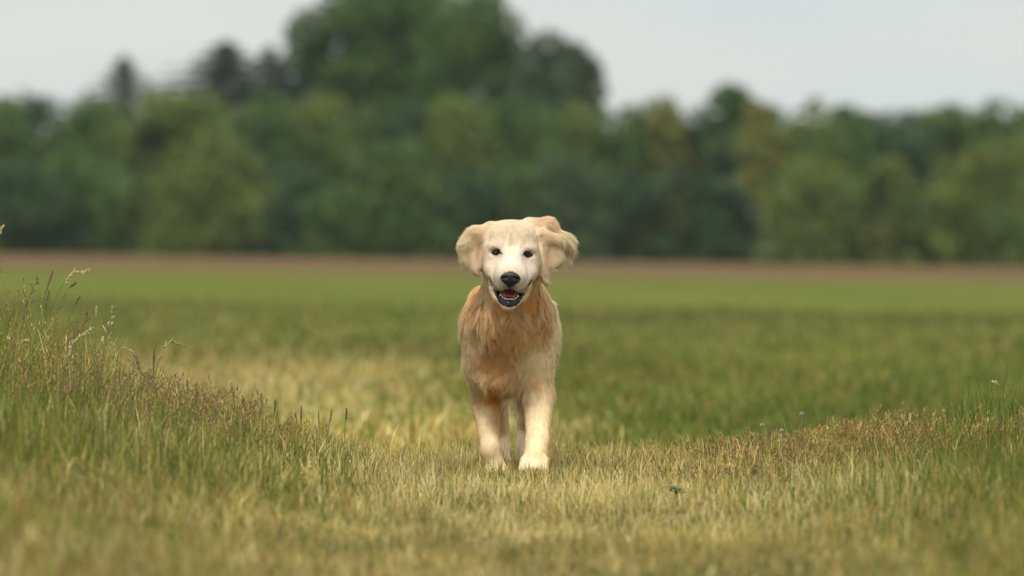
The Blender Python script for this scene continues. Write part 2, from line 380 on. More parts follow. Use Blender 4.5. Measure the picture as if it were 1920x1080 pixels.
def build_tall():
    parts = []
    # left verge
    def mass(N, xs, ys, hh, weights, wmul=1.0):
        x = xs; y = ys; z = ground_z(x, y) - 0.004; p = np.stack([x, y, 0 * z], -1)
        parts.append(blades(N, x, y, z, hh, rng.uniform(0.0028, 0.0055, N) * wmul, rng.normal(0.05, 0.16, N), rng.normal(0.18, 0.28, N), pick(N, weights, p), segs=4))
    N = 21000
    x = -0.35 - 1.75 * rng.beta(1.5, 1.0, N); y = rng.uniform(-3.6, 1.7, N); t = sm(-0.42, -1.5, x) * (0.45 + 0.55 * sm(-3.4, -0.6, y))
    h = (0.045 + 0.075 * sm(-0.25, -0.8, x) + 0.045 * t) * rng.beta(4, 2.2, N) * 1.35
    mass(N, x, y, h, dict(green=1.1, fresh=0.5 + 0 * t, olive=0.55, deep=0.5, straw=0.45 - 0.25 * t, tan=0.3, mauve=0.12, pale=0.12))
    N = 4600
    x = -0.85 - 1.25 * rng.beta(1.3, 1, N); y = rng.uniform(-1.6, 1.2, N); z = ground_z(x, y); p = np.stack([x, y, 0 * z], -1)
    h = rng.uniform(.12, .34, N) * (.40 + .60 * sm(-0.85, -1.35, x)) * (.6 + .7 * vnoise(p, 5, 8))
    parts.append(blades(N, x, y, z, h, rng.uniform(.0025, .0045, N), rng.normal(.05, .12, N), rng.normal(.15, .2, N), pick(N, dict(green=1, fresh=1, olive=.4, straw=.25), p), segs=4))
    N = 2400
    x = .95 + 1.1 * rng.beta(1.3, 1, N); y = rng.uniform(-1.2, 1.2, N); z = ground_z(x, y); p = np.stack([x, y, 0 * z], -1)
    h = rng.uniform(.08, .22, N) * (.4 + .6 * sm(.95, 1.4, x)) * (.6 + .7 * vnoise(p, 5, 8))
    parts.append(blades(N, x, y, z, h, rng.uniform(.0025, .0045, N), rng.normal(.05, .12, N), rng.normal(.15, .2, N), pick(N, dict(green=1, fresh=.6, deep=.6), p), segs=4))
    # right verge
    N = 15000
    x = 0.55 + 1.55 * rng.beta(1.5, 1.0, N); y = rng.uniform(-4.2, 1.5, N); t = sm(0.6, 1.55, x) * (0.5 + 0.5 * sm(-4, -1.0, y))
    h = (0.05 + 0.045 * t) * rng.beta(4, 2.2, N) * 1.35
    mass(N, x, y, h, dict(green=1.2, fresh=0.55, olive=0.5, deep=0.7, straw=0.2, tan=0.25, mauve=0.1))
    # fine brownish panicles hovering over both verges
    N = 1700
    x = -0.5 - 1.4 * rng.beta(1.7, 1.0, N); y = rng.uniform(-1.9, 1.3, N); z = ground_z(x, y); t = sm(-0.4, -1.5, x)
    h = (0.05 + 0.08 * sm(-0.25, -0.8, x) + 0.06 * t) * rng.uniform(0.7, 1.25, N); p = np.stack([x, y, 0 * z], -1); az = rng.uniform(0, 6.28, N)
    parts.append(blades(N, x, y, z, h, np.full(N, 0.0018), rng.normal(0.05, 0.06, N), np.full(N, 0.1), pick(N, dict(mauve=1, tan=1, olive=0.6), p), az=az, segs=3))
    parts.append(panicles(N, x, y, z, h, pick(N, dict(mauve=1.2, tan=0.9, rust=0.25, olive=0.3), p), rng.uniform(0.018, 0.04, N), az))
    N = 1300
    x = 0.38 + 1.35 * rng.beta(2.0, 2.2, N); y = rng.uniform(-1.0, 1.2, N); z = ground_z(x, y); t = sm(0.35, 1.2, x)
    h = (0.04 + 0.045 * t) * rng.uniform(0.7, 1.4, N) * (0.7 + 0.6 * vnoise(np.stack([x, y, 0 * z], -1), 4.5, 9)); p = np.stack([x, y, 0 * z], -1); az = rng.uniform(0, 6.28, N)
    parts.append(blades(N, x, y, z, h, np.full(N, 0.0018), rng.normal(0.05, 0.06, N), np.full(N, 0.1), pick(N, dict(mauve=1, tan=1, olive=0.6), p), az=az, segs=3))
    parts.append(panicles(N, x, y, z, h, pick(N, dict(mauve=1.0, tan=0.8, rust=0.25, straw=0.3, olive=0.7), p), rng.uniform(0.012, 0.026, N), az))
    N = 320      # taller panicles over the left clump
    x = -0.95 - 1.1 * rng.beta(1.6, 1.0, N); y = rng.uniform(-.9, .9, N); z = ground_z(x, y); h = rng.uniform(.16, .42, N) * (.45 + .55 * sm(-0.95, -1.45, x)); p = np.stack([x, y, 0 * z], -1); az = rng.uniform(0, 6.28, N)
    parts.append(blades(N, x, y, z, h, np.full(N, 0.0024), rng.normal(0.05, 0.06, N), np.full(N, 0.1), pick(N, dict(green=1, olive=.6), p), az=az, segs=3))
    parts.append(panicles(N, x, y, z, h, pick(N, dict(mauve=1.0, tan=0.7, olive=0.5, pale=.4), p), rng.uniform(0.014, 0.030, N), az))
    stuff('verge_grass', parts)
def build_field_grass():
    parts = []
    N = 75000
    u = rng.random(N); y = 1.5 * (95 / 1.5) ** u; y = y[rng.random(N) > sm(38, 92, y)]; N = len(y); y = 1.2 + (y - 1.5); hw = cam_half(y) + 0.6; x = hw * rng.uniform(-1, 1, N); z = ground_z(x, y) - 0.004
    p = np.stack([x, y * 0.35, 0 * z], -1)
    dry = sm(0.5, -0.9, x - 0.2 + 0.9 * (vnoise(p, 0.6, 3) - 0.5)) * sm(34, 20, y) * (0.3 + 0.7 * sm(2, 7, y)); dark = sm(36, 48, y)
    col = pick(N, dict(straw=0.12 + 1.0 * dry + 0.8 * sm(7, 2, y), tan=0.15 + 0.7 * dry + 0.5 * sm(7, 2, y), green=1.2 * (1 - 0.6 * dry), olive=0.55, pale=0.5 * dry, deep=(0.6 + 0.5 * dark) * (1 - 0.7 * dry), fresh=0.4 * (1 - dry), rust=0.08), np.stack([x * 0.5, y * 0.12, 0 * z], -1)) * ((0.74 + 0.25 * np.maximum(dry, .9 * sm(8, 2, y))) * (0.72 + 0.56 * vnoise(np.stack([x * .45, y * .11, 0 * z], -1), 1, 77)))[:, None]
    k = 0.45 + 0.55 * sm(2, 9, y) + y / 30
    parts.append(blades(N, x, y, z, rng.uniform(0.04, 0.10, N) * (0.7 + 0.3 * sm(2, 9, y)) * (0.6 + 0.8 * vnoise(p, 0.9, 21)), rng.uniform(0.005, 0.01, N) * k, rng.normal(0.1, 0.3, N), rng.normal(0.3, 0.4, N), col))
    stuff('field_grass', parts)

build_short(); build_tall(); build_field_grass()
#@@STALKS
# ------------------------------------------------------------------ single stalks, seed heads and weeds one can point at
M_STALK = mat('stalk', .6, attr='Col', trans=.2, spec=.25)
GREENS, STRAWS, BROWNS, PALES = (.13, .19, .04), (.52, .40, .18), (.24, .155, .075), (.66, .55, .30)
DARKS = (.11, .12, .05)
M_FLUFF = mat('seed_fluff', .8, attr='Col', trans=.5, spec=.1)
M_WEED = mat('weed_leaf', .5, attr='Col', trans=.45, spec=.3)
def smooth_path(pts, n):
    pts = np.asarray(pts, float); t = np.linspace(0, len(pts) - 1, n); out = []
    for q in t:
        i = min(int(q), len(pts) - 2); f = q - i; p0 = pts[max(i - 1, 0)]; p1 = pts[i]; p2 = pts[i + 1]; p3 = pts[min(i + 2, len(pts) - 1)]
        out.append(.5 * (2 * p1 + (p2 - p0) * f + (2 * p0 - 5 * p1 + 4 * p2 - p3) * f * f + (3 * p1 - p0 - 3 * p2 + p3) * f ** 3))
    return np.array(out)
def spikelet(p, d, ln, r): return tube([p, p + d * ln * .45, p + d * ln], np.array([r * .45, r, r * .12]), 4)
def stalk(label, pts, Y, head, scol, hcol, frac=.22, n=34, ln=.009, r=.0016, group=None, name='grass_stalk', cat='grass stalk', leaf=False, seed=0):
    """pts: photo pixels from where the stalk leaves the sward up to its tip; Y: depth"""
    rg = np.random.default_rng(int(pts[-1][0] * 3 + pts[-1][1]) + seed)
    w_ = [DP(px, py, Y + .02 * i) for i, (px, py) in enumerate(pts)]
    b = w_[0].copy(); b[2] = float(ground_z(b[0], b[1])); root = b.copy()
    path = smooth_path([b - np.array([0, 0, .01])] + w_, 22); rel = path - root
    e = empty(name, root); tag(e, label, cat, group)
    V, F = tube(rel, np.linspace(.0017, .0009, 22), 5)
    parts = [(V, F)]
    if leaf:
        for _ in range(2):
            i = rg.integers(3, 9); q = rel[i]; a = rg.uniform(0, 6.28); dr = np.array([math.cos(a), .4 * math.sin(a), .9]); l_ = rg.uniform(.07, .14)
            lp = smooth_path([q, q + dr * l_ * .55, q + dr * l_ * .9 + np.array([dr[0] * .02, 0, -.012])], 8); parts.append(tube(lp, np.linspace(.0022, .0004, 8), 3))
    V, F = merge(parts); link('stem', mesh_np('stem', V, F, np.tile(scol, (len(V), 1))), e, M_STALK)
    i0 = int(22 * (1 - frac)); hp = rel[i0:]; parts = []
    T = norm(np.gradient(rel, axis=0))
    if head == 'spike':          # dense cylinder of spikelets
        for k in range(n):
            f = k / n * (len(hp) - 1); i = int(f); p = hp[i] + (hp[min(i + 1, len(hp) - 1)] - hp[i]) * (f - i); t = T[i0 + i]
            a = k * 2.4; o = norm(np.cross(t, [math.cos(a), math.sin(a), .1])); env = math.sin(math.pi * (.12 + .8 * k / n)) ** .6
            parts.append(spikelet(p, norm(t + o * .55), ln * env * rg.uniform(.8, 1.2), r * 1.25 * env))
    elif head == 'droop':        # one-sided hanging spikelets along the bowed tip
        for k in range(n):
            f = k / n * (len(hp) - 1); i = int(f); p = hp[i] + (hp[min(i + 1, len(hp) - 1)] - hp[i]) * (f - i); t = T[i0 + i]
            d = norm(t * .9 + np.array([rg.normal(0, .35), rg.normal(0, .35), -.25 + rg.normal(0, .3)])); parts.append(spikelet(p, d, ln * 1.5 * rg.uniform(.6, 1.25), r))
    elif head == 'loose':        # clustered side branches
        for k in range(9):
            i = int(k / 9 * (len(hp) - 1)); p = hp[i]; t = T[i0 + i]; a = rg.uniform(0, 6.28); d = norm(t * 1.1 + np.array([math.cos(a), math.sin(a), .1]) * .7); bl = .030 * (1 - k / 11)
            parts.append(tube([p, p + d * bl], np.array([.0006, .0004]), 4))
            for m in range(5):
                q = p + d * bl * rg.uniform(.35, 1.05); parts.append(spikelet(q, norm(d + rg.normal(0, .45, 3)), ln * rg.uniform(.6, 1.1), r * 1.1))
    elif head == 'pompom':       # dandelion-like clock
        c = rel[-1]
        for k in range(130):
            z = 1 - 2 * (k + .5) / 130; a = k * 2.39996; d = np.array([math.sqrt(1 - z * z) * math.cos(a), math.sqrt(1 - z * z) * math.sin(a), z]); parts.append(tube([c + d * .0015, c + d * ln], np.array([.0004, .0013]), 3))
        v, f = sphere_np(8, 6); parts.append((v * .0024 + c, f))
    elif head == 'blade':        # a bare pointed leaf tip, no seeds
        parts.append(tube(hp, np.linspace(.0011, .0002, len(hp)), 4))
    V, F = merge(parts); sh = rg.uniform(.75, 1.25, len(V) // 4 + 1).repeat(4)[:len(V)]
    link('leaf_tip' if head == 'blade' else 'seed_head', mesh_np('seed_head', V, F, np.array(hcol)[None] * sh[:, None]), e, M_FLUFF if head == 'pompom' else M_STALK)
    return e
def build_stalks():
    G1 = 'seeding grass stalks standing out of the left verge'
    G2 = 'short dark foxtail stalks along the slope of the left verge'
    G3 = 'stalks standing out of the right verge'
    for lab, pts, Y, hd, sc, hc, fr, n, ln in [
        ('tallest bowed pale grass stalk, its feathery tip curving right', [(58, 790), (76, 640), (104, 560), (132, 514), (166, 508)], .05, 'droop', GREENS, PALES, .30, 30, .011),
        ('upright stalk with a slim brown spike just left of the tallest bowed one', [(52, 790), (62, 660), (80, 570), (99, 508)], .10, 'spike', GREENS, BROWNS, .20, 34, .009),
        ('stalk with a thick clustered brown head leaning right near the left edge', [(30, 790), (36, 660), (50, 570), (72, 522)], -.05, 'loose', GREENS, BROWNS, .30, 34, .010),
        ('fine stalk leaning right with a short olive spike below the bowed tip', [(88, 780), (96, 660), (118, 560), (142, 530)], .15, 'spike', GREENS, DARKS, .16, 24, .008),
        ('pair-headed brown stalk in the middle of the tall left clump', [(74, 790), (78, 680), (84, 590), (92, 545)], .00, 'spike', GREENS, BROWNS, .26, 40, .009),
        ('green stalk with a narrow tip leaning far right of its clump', [(110, 770), (118, 660), (132, 590), (150, 555)], .05, 'spike', GREENS, GREENS, .20, 26, .008),
        ('straight green stalk with a pale knobbly top left of the forked one', [(176, 770), (177, 690), (179, 620), (181, 574)], .02, 'spike', GREENS, STRAWS, .18, 26, .008),
        ('forked straw-coloured seed stalk, rightmost of the tall left clump', [(184, 780), (190, 700), (200, 630), (214, 574)], .00, 'loose', GREENS, PALES, .34, 34, .010),
        ('brown stalk with a loose head half way up the clump', [(140, 770), (142, 690), (148, 630), (164, 588)], .12, 'loose', GREENS, BROWNS, .30, 34, .010),
        ('dry pale stalk bending left to right across the green clump', [(104, 760), (118, 690), (140, 640), (170, 616)], -.10, 'droop', STRAWS, PALES, .45, 30, .009),
        ('bleached stalk arching down at the far left of the clump', [(22, 760), (16, 700), (28, 650), (50, 636)], -.15, 'droop', STRAWS, PALES, .45, 30, .010),
        ('dark upright stalk rising beside the left picture edge', [(8, 760), (10, 680), (14, 620), (22, 590)], .08, 'spike', GREENS, DARKS, .3, 34, .009),
        ('drooping pale seed stalk between the tall clump and the brown-headed pair', [(214, 770), (216, 700), (226, 654), (250, 662), (258, 690)], .05, 'droop', GREENS, PALES, .40, 34, .010),
        ('stalk with three dark brown knobs on its head right of the drooping pale one', [(272, 780), (266, 730), (262, 700), (257, 668)], .00, 'spike', GREENS, BROWNS, .30, 26, .012),
        ('bowed brown and straw stalk standing alone at the right end of the tall grass', [(276, 790), (288, 720), (300, 670), (318, 642), (346, 648)], .05, 'droop', GREENS, STRAWS, .50, 44, .010),
        ('dark green spike just left of the lone bowed stalk', [(284, 780), (287, 730), (288, 690), (289, 656)], .18, 'spike', GREENS, DARKS, .34, 34, .009),
        ('very thin tall stalk with a faint pale tip touching the left picture edge', [(-14, 760), (-16, 600), (-10, 470), (4, 424)], .20, 'droop', GREENS, PALES, .18, 20, .009)]:
        stalk(lab, pts, Y, hd, sc, hc, fr, n, ln, group=G1, leaf=True)
    shorts = [(318, 712, 'darkest foxtail stalk, first below the lone bowed stalk'), (351, 712, 'slim foxtail stalk with a pointed head, second along the slope'), (369, 728, 'short fat foxtail stalk beside a long bare blade'), (410, 728, 'foxtail stalk leaning right above the straw-green slope'),
              (438, 736, 'curved foxtail stalk with an olive head'), (470, 748, 'low foxtail stalk with a brown head amid green blades'), (490, 738, 'reddish brown foxtail stalk, tallest of the lower slope'), (516, 752, 'grey-green foxtail stalk right of the reddish one'),
              (565, 762, 'foxtail stalk half way down the slope over dry grass'), (597, 772, 'smallest foxtail stalk, low in the dry grass'), (622, 768, 'leaning foxtail stalk near the foot of the slope'), (650, 766, 'last foxtail stalk at the foot of the slope, left of the dog')]
    for i, (x, y, lab) in enumerate(shorts):
        ln_ = (6, -3, 0, 8, -4, 5, -2, 3, 1, -2, 9, 4)[i]
        stalk(lab, [(x - ln_ - 3, y + 90), (x - ln_, y + 55), (x - ln_ * .5, y + 28), (x, y)], (-.1, .05, 0, .1, -.05, .05, 0, .1, .02, -.04, .06, 0)[i], 'spike', GREENS, (BROWNS, DARKS, DARKS, BROWNS, DARKS, BROWNS, (.24, .12, .055), DARKS, DARKS, BROWNS, BROWNS, DARKS)[i], .30 - .02 * (i % 4), 26 + 4 * (i % 3), .0075, .0013, group=G2)
    poms = [(1429, 798, 'pale round seed clock, leftmost of the fluffy heads on the right'), (1466, 808, 'lower seed clock between the leftmost and the tallest fluffy head'), (1503, 776, 'tallest fluffy seed clock over the reddish seed heads'), (1522, 822, 'smallest white flower head low in the reddish grass'), (1569, 800, 'rightmost fluffy seed clock above the reddish patch')]
    for i, (x, y, lab) in enumerate(poms):
        stalk(lab, [(x - 3, y + 62), (x - 1, y + 38), (x + 1, y + 18), (x, y)], .15 + .05 * i, 'pompom', (.16, .16, .06), (.72, .68, .54), .1, 20, .0062 if i != 3 else .0045, group='pale seed clocks on the right verge', name='seed_clock', cat='seed clock')
    for lab, pts, Y, hd, sc, hc, fr in [
        ('tallest green stalk of the right verge with a feathered tip', [(1872, 830), (1876, 780), (1880, 735), (1889, 686)], .05, 'spike', GREENS, GREENS, .3),
        ('thin dark stalk just left of the tallest right one', [(1864, 830), (1868, 780), (1873, 740), (1877, 700)], .10, 'blade', GREENS, DARKS, .25),
        ('stalk with a small white nodding tip on the right verge', [(1853, 830), (1854, 790), (1855, 745), (1857, 718), (1866, 716)], .00, 'droop', GREENS, PALES, .14),
        ('stiff dark reed-like stalk standing apart on the right verge', [(1806, 830), (1805, 805), (1804, 780), (1803, 748)], .00, 'spike', DARKS, DARKS, .3),
        ('broad blade bending right beside the tallest right stalk', [(1882, 840), (1884, 800), (1890, 760), (1903, 728)], -.05, 'blade', GREENS, GREENS, .4),
        ('short green stalk with a pale tip in the middle of the right verge', [(1703, 840), (1704, 815), (1705, 795), (1707, 776)], .08, 'spike', GREENS, STRAWS, .25),
        ('small drooping brown stalk left of the pale-tipped short one', [(1672, 840), (1671, 815), (1668, 796), (1650, 800)], .04, 'droop', BROWNS, BROWNS, .4),
        ('loose brown seed stalk right of the fluffy heads', [(1618, 845), (1617, 825), (1616, 805), (1617, 786)], .10, 'loose', BROWNS, (.26, .17, .09), .6)]:
        stalk(lab, pts, Y, hd, sc, hc, fr, group=G3)
def weed(label, px, py, d, n, ln, seed):
    rg = np.random.default_rng(seed); g = P(px, py, d); g[2] = float(ground_z(g[0], g[1])); e = empty('leafy_weed', g); tag(e, label, 'weed', 'blue-green weeds in the near grass')
    for k in range(n):
        a = k * 2.4 + rg.normal(0, .3); el = rg.uniform(.1, .75); l_ = ln * rg.uniform(.7, 1.2); d0 = np.array([math.cos(a) * math.cos(el), math.sin(a) * math.cos(el), math.sin(el)])
        s = norm(np.cross(d0, [0, 0, 1.])); up = np.cross(s, d0); V, F = [], []
        h0 = np.array([0, 0, .018 + .022 * rg.random()])
        for i, t in enumerate(np.linspace(0, 1, 8)):
            c = h0 + d0 * l_ * t + np.array([0, 0, -.35 * l_ * t * t]); wv = l_ * .26 * math.sin(math.pi * min(1, .08 + .92 * t) ** .8) * (1 + .18 * math.sin(i * 2.6))
            V += [c - s * wv + up * wv * .25, c, c + s * wv + up * wv * .25]
        for i in range(7): F += [(3 * i, 3 * i + 1, 3 * i + 4, 3 * i + 3), (3 * i + 1, 3 * i + 2, 3 * i + 5, 3 * i + 4)]
        cc = np.array((.25, .33, .12)) * rg.uniform(.75, 1.3)
        link('leaf', mesh_np('leaf', np.array(V), np.array(F), np.tile(cc, (len(V), 1))), e, M_WEED)
    v, f = tube([[0, 0, -.01], [0, 0, .02], [.002, 0, .042]], np.array([.002, .0016, .001]), 6); link('stem', mesh_np('stem', v, f, np.tile((.2, .26, .09), (len(v), 1))), e, M_STALK)
build_stalks()
weed('blurred blue-green weed in the grass of the left foreground', 312, 915, 17.4, 15, .055, 3)
weed('broad-leaved weed at the left of the pair in the right foreground', 1268, 912, 18.2, 14, .042, 4)
weed('smaller weed at the right of the pair in the right foreground', 1400, 908, 18.0, 11, .034, 5)
weed('dark weed leaves at the left picture edge under the tall clump', 6, 790, 19.0, 12, .055, 6)

#@@TREES
# ------------------------------------------------------------------ the wood behind the field
TREECOL = dict(oak=(.085, .142, .030), lime=(.135, .185, .034), grey=(.074, .115, .046), yellow=(.20, .20, .036), dark=(.055, .100, .036), fir=(.030, .044, .026), haze=(.055, .075, .034))
M_LEAF = mat('leaves', 0.6, attr='Col', trans=0.25, spec=0.2)
M_BARK = mat('bark', 0.9, color=(.09, .075, .06), spec=.1)
def leaf_quads(c, n, size, rg):
    """n small leaf sprays at points c facing roughly along n"""
    N = len(c); a = norm(np.cross(n, rg.normal(0, 1, (N, 3)))); b = np.cross(n, a); s = size * rg.uniform(.6, 1.35, N)
    a = a * (s * .5)[:, None]; b = b * (s * .36)[:, None]
    V = np.stack([c - a, c - b * .9 + n * (s * .06)[:, None], c + a, c + b + n * (s * .06)[:, None]], 1).reshape(-1, 3)
    return V, np.arange(4 * N).reshape(N, 4)
def broad_crown(W, D, H_, base, seed, nl, size, colr, lumps=34, flat=1.0):
    """crown of leafy clumps set over an uneven ellipsoid, W wide, D deep, H_ high above base"""
    rg = np.random.default_rng(seed); cs, ns, cl = [], [], []
    k = lumps
    ph = rg.uniform(0, 2 * np.pi, k); zt = 1 - 2 * (np.arange(k) + .5) / k; zt = np.clip(zt + rg.normal(0, .06, k), -1, 1)
    rr = np.sqrt(np.maximum(0, 1 - zt ** 2)) ** flat
    if base < .2 * H_: rr = np.where(zt < 0, 1 - .10 * zt ** 2, rr)        # leafy right down to the field
    ctr = np.stack([rr * np.cos(ph) * W / 2, rr * np.sin(ph) * D / 2, zt * H_ / 2], -1) * np.stack([rg.uniform(.60, .84, k)] * 2 + [np.where((zt < 0) & (base < .2 * H_), 1.0, rg.uniform(.72, .88, k))], -1)
    rad = np.minimum(W, H_) * rg.uniform(.15, .25, k)
    wgt = rad ** 2; cnt = np.maximum(8, (nl * wgt / wgt.sum())).astype(int)
    for c, r_l, m in zip(ctr, rad, cnt):
        d = norm(rg.normal(0, 1, (m, 3)) + np.array([0, 0, .25])); q = c + d * (r_l * rg.uniform(.55, 1.08, m) ** .6)[:, None] * np.array([1.1, 1.1, .9])
        cs.append(q); ns.append(norm(d * .6 + rg.normal(0, .5, (m, 3)) + np.array([0, 0, .35])))
        t = rg.uniform(.80, 1.22); hue = rg.normal(0, .09)
        cc = np.array(colr) * t * np.array([1 + hue, 1, 1 - hue * .5]); cl.append(cc[None] * rg.uniform(.7, 1.3, m)[:, None])
    c = np.concatenate(cs); n = np.concatenate(ns); cl = np.concatenate(cl)
    c[:, 2] = np.maximum(c[:, 2] + base + H_ / 2, .05)
    V, F = leaf_quads(c, n, size, rg); return V, F, np.repeat(cl, 4, 0), ctr + np.array([0, 0, base + H_ / 2])
def fir_crown(W, H_, base, seed, nl, size, colr):
    """tiers of drooping boughs round a straight stem"""
    rg = np.random.default_rng(seed); t = rg.random(nl) ** 1.05   # more near the base
    tier = np.floor(t * 11) / 11; a = rg.uniform(0, 2 * np.pi, nl)
    bough = .75 + .35 * np.sin(a * 5 + tier * 40)
    R_ = W / 2 * np.minimum(1, (1 - t) * 2.5 + .03) * bough; q = rg.random(nl) ** .5
    c = np.stack([R_ * q * np.cos(a), R_ * q * np.sin(a), base + H_ * (tier + .09 * (1 - q) - .03)], -1)
    n = norm(np.stack([np.cos(a) * .5, np.sin(a) * .5, np.ones(nl)], -1) + rg.normal(0, .35, (nl, 3)))
    cl = np.array(colr)[None] * rg.uniform(.6, 1.4, nl)[:, None]
    V, F = leaf_quads(c, n, size, rg); return V, F, np.repeat(cl, 4, 0), None
def tree(name, cat, label, px, top, wpx, d, sort, foot=0.0, depth=None, group=None, nl=None, size=.42, kind='broad', lumps=34, low=None, flat=1.0):
    """px, top, wpx: where the crown shows in the photograph; d: how far away it stands"""
    g = P(px, 482, d); t = P(px, top, d); x, y = g[0], g[1]; z0 = float(ground_z(x, y)); Ht = t[2] - z0; W = wpx / FPX * d
    seed = int(px * 7 + top * 13 + d); rg = np.random.default_rng(seed)
    base = foot * Ht; Hc = Ht - base
    nl = nl or int(np.clip(W * Hc * 55, 1200, 9000))
    colr = TREECOL[sort] if isinstance(sort, str) else sort
    r = empty(name, (x, y, z0)); tag(r, label, cat, group)
    if kind == 'fir': V, F, c, ctr = fir_crown(W, Hc, base, seed, nl, size, colr)
    else: V, F, c, ctr = broad_crown(W, depth or W * .8, Hc, base, seed, nl, size, colr, lumps, flat)
    link('crown', mesh_np('crown', V, F, c, False), r, M_LEAF)
    # trunk with its main limbs
    th = Ht * (.92 if kind == 'fir' else .55); rad = max(.10, Ht * .018)
    zz = np.linspace(-.2, th, 7); path = np.stack([np.sin(zz * .5 + seed) * .04 * zz / 3, np.cos(zz * .4 + seed) * .04 * zz / 3, zz], -1)
    parts = [tube(path, np.linspace(rad * 1.25, rad * .35, 7), 8)]
    if ctr is not None:
        for q in ctr[:: max(1, len(ctr) // 8)]:
            s0 = path[rg.integers(2, 6)]; mid = (s0 + q) / 2 + np.array([0, 0, -.08 * np.linalg.norm(q - s0)])
            parts.append(tube([s0, mid, q], np.array([rad * .5, rad * .32, rad * .1]), 6))
    V, F = merge(parts); link('trunk', mesh_np('trunk', V, F), r, M_BARK)
    return r
def build_wood():
    # front edge of the wood: bushes and low trees one can tell apart, left to right
    front = [
        (28, 300, 190, 396, 'dark', 'dark low tree at the left edge of the field hedge'),
        (150, 285, 200, 399, 'oak', 'olive green rounded tree second from the left along the wood edge'),
        (255, 330, 150, 394, 'oak', 'low bush tucked left of the broad dome-shaped bush'),
        (390, 262, 215, 388, 'lime', 'broad dome-shaped bush standing forward of the wood, left of the dog'),
        (545, 305, 150, 398, 'dark', 'dark hollow-looking bush right of the broad dome-shaped bush'),
        (640, 355, 120, 393, 'oak', 'smallest bush of the wood edge between dark thickets'),
        (742, 262, 190, 390, 'oak', 'tall rounded tree just left of the dog at the wood edge'),
        (868, 320, 130, 395, 'dark', 'dark bush behind the left ear of the dog'),
        (960, 300, 150, 397, 'oak', 'mid green bush directly above the head of the dog'),
        (1060, 285, 150, 393, 'grey', 'greyish green tree at the wood edge above the right ear of the dog'),
        (1170, 330, 150, 398, 'dark', 'darkest bush of the wood edge, first wholly right of the dog'),
        (1275, 300, 150, 396, 'dark', 'dark green bush midway between dog and the pale right domes'),
        (1375, 335, 110, 394, 'dark', 'shadowed low bush touching the left side of the pale dome tree'),
        (1520, 296, 190, 386, 'lime', 'pale olive dome tree standing forward at the right wood edge'),
        (1650, 300, 140, 389, 'lime', 'yellow-green narrow tree between the two pale domes on the right'),
        (1745, 350, 100, 394, 'oak', 'dark little bush filling the gap before the last pale dome'),
        (1850, 276, 200, 384, 'lime', 'brightest yellow-green dome tree near the right edge'),
        (1960, 330, 140, 390, 'oak', 'green bush cut by the right edge of the picture'),
        (-60, 330, 150, 396, 'oak', 'green bush cut by the left edge of the picture'),
    ]
    for px, top, wpx, d, s, lab in front:
        tree('bush' if top > 290 else 'broadleaf_tree', 'bush' if top > 290 else 'tree', lab, px, top, wpx, d, s, .0, group='trees and bushes along the edge of the wood', flat=.8)
    # the taller row behind them, whose tops make the skyline
    row = [
        (-30, 180, 170, 'oak'), (70, 160, 130, 'dark'), (165, 178, 140, 'oak'), (280, 162, 150, 'lime'), (390, 158, 140, 'lime'), (490, 165, 140, 'oak'), (590, 168, 140, 'lime'),
        (690, 172, 130, 'oak'), (775, 166, 110, 'dark'), (860, 165, 130, 'lime'), (965, 172, 140, 'oak'), (1075, 176, 140, 'lime'), (1165, 190, 120, 'oak'), (1245, 178, 120, 'yellow'),
        (1330, 190, 110, 'dark'), (1428, 178, 90, 'yellow'), (1530, 183, 120, 'lime'), (1610, 218, 110, 'oak'), (1690, 190, 130, 'dark'), (1790, 178, 130, 'oak'), (1880, 172, 140, 'oak'), (1980, 180, 140, 'lime'),
    ]
    labs = ['tall green tree cut by the left edge of the skyline', 'dark tree with the first small hump of the skyline from the left', 'low olive tree left of the small grey spire', 'yellow-green tree right of the small grey spire',
            'pale green tree below the dark pointed fir', 'olive tree below the twin grey firs', 'pale green tree at the left foot of the giant crown', 'olive tree below the middle of the giant crown', 'dark brownish tree below the giant crown',
            'yellow-green tree below the right part of the giant crown', 'olive tree in the notch below the giant crown and its neighbour', 'pale green tree below the round crown right of the giant', 'olive tree beyond the right foot of the round crown',
            'yellowish tree left of the pointed tree on the right skyline', 'dark tree at the left foot of the pointed tree on the right', 'yellowish tree at the right foot of the pointed tree', 'pale round-headed tree right of the yellowish one',
            'lowest tree in the dip of the right skyline', 'dark hump on the right skyline past the dip', 'broad olive tree on the rising right skyline', 'highest tree of the right skyline near the edge', 'pale tree cut by the right edge of the skyline']
    for (px, top, wpx, s), lab in zip(row, labs):
        tree('broadleaf_tree', 'tree', lab, px, top, wpx * 1.12, 408 + (px * 37 % 11), s, .0, group='taller trees making the skyline of the wood', flat=.7, lumps=40, depth=5.5)
    # trees standing above the wood, farther off
    tree('spruce', 'tree', 'small grey-green spire rising above the wood at far left', 228, 98, 190, 455, 'haze', .5, kind='fir', nl=5000, size=.34, group='firs rising behind the wood')
    tree('spruce', 'tree', 'dark pointed fir rising left of the giant crown', 418, 70, 320, 462, 'fir', .5, kind='fir', nl=10000, size=.38, group='firs rising behind the wood')
    tree('spruce', 'tree', 'slim grey fir, left of a loose pair beside the giant crown', 500, 78, 190, 466, 'fir', .5, kind='fir', nl=4500, size=.34, group='firs rising behind the wood')
    tree('broadleaf_tree', 'tree', 'thin open tree between the slim fir and the giant crown', 545, 82, 76, 470, 'haze', .35, nl=1700, size=.3, lumps=18, group='trees rising behind the wood')
    giant = [(652, -28, 215, 470, .28), (762, -62, 260, 474, .28), (866, -38, 205, 468, .28)]
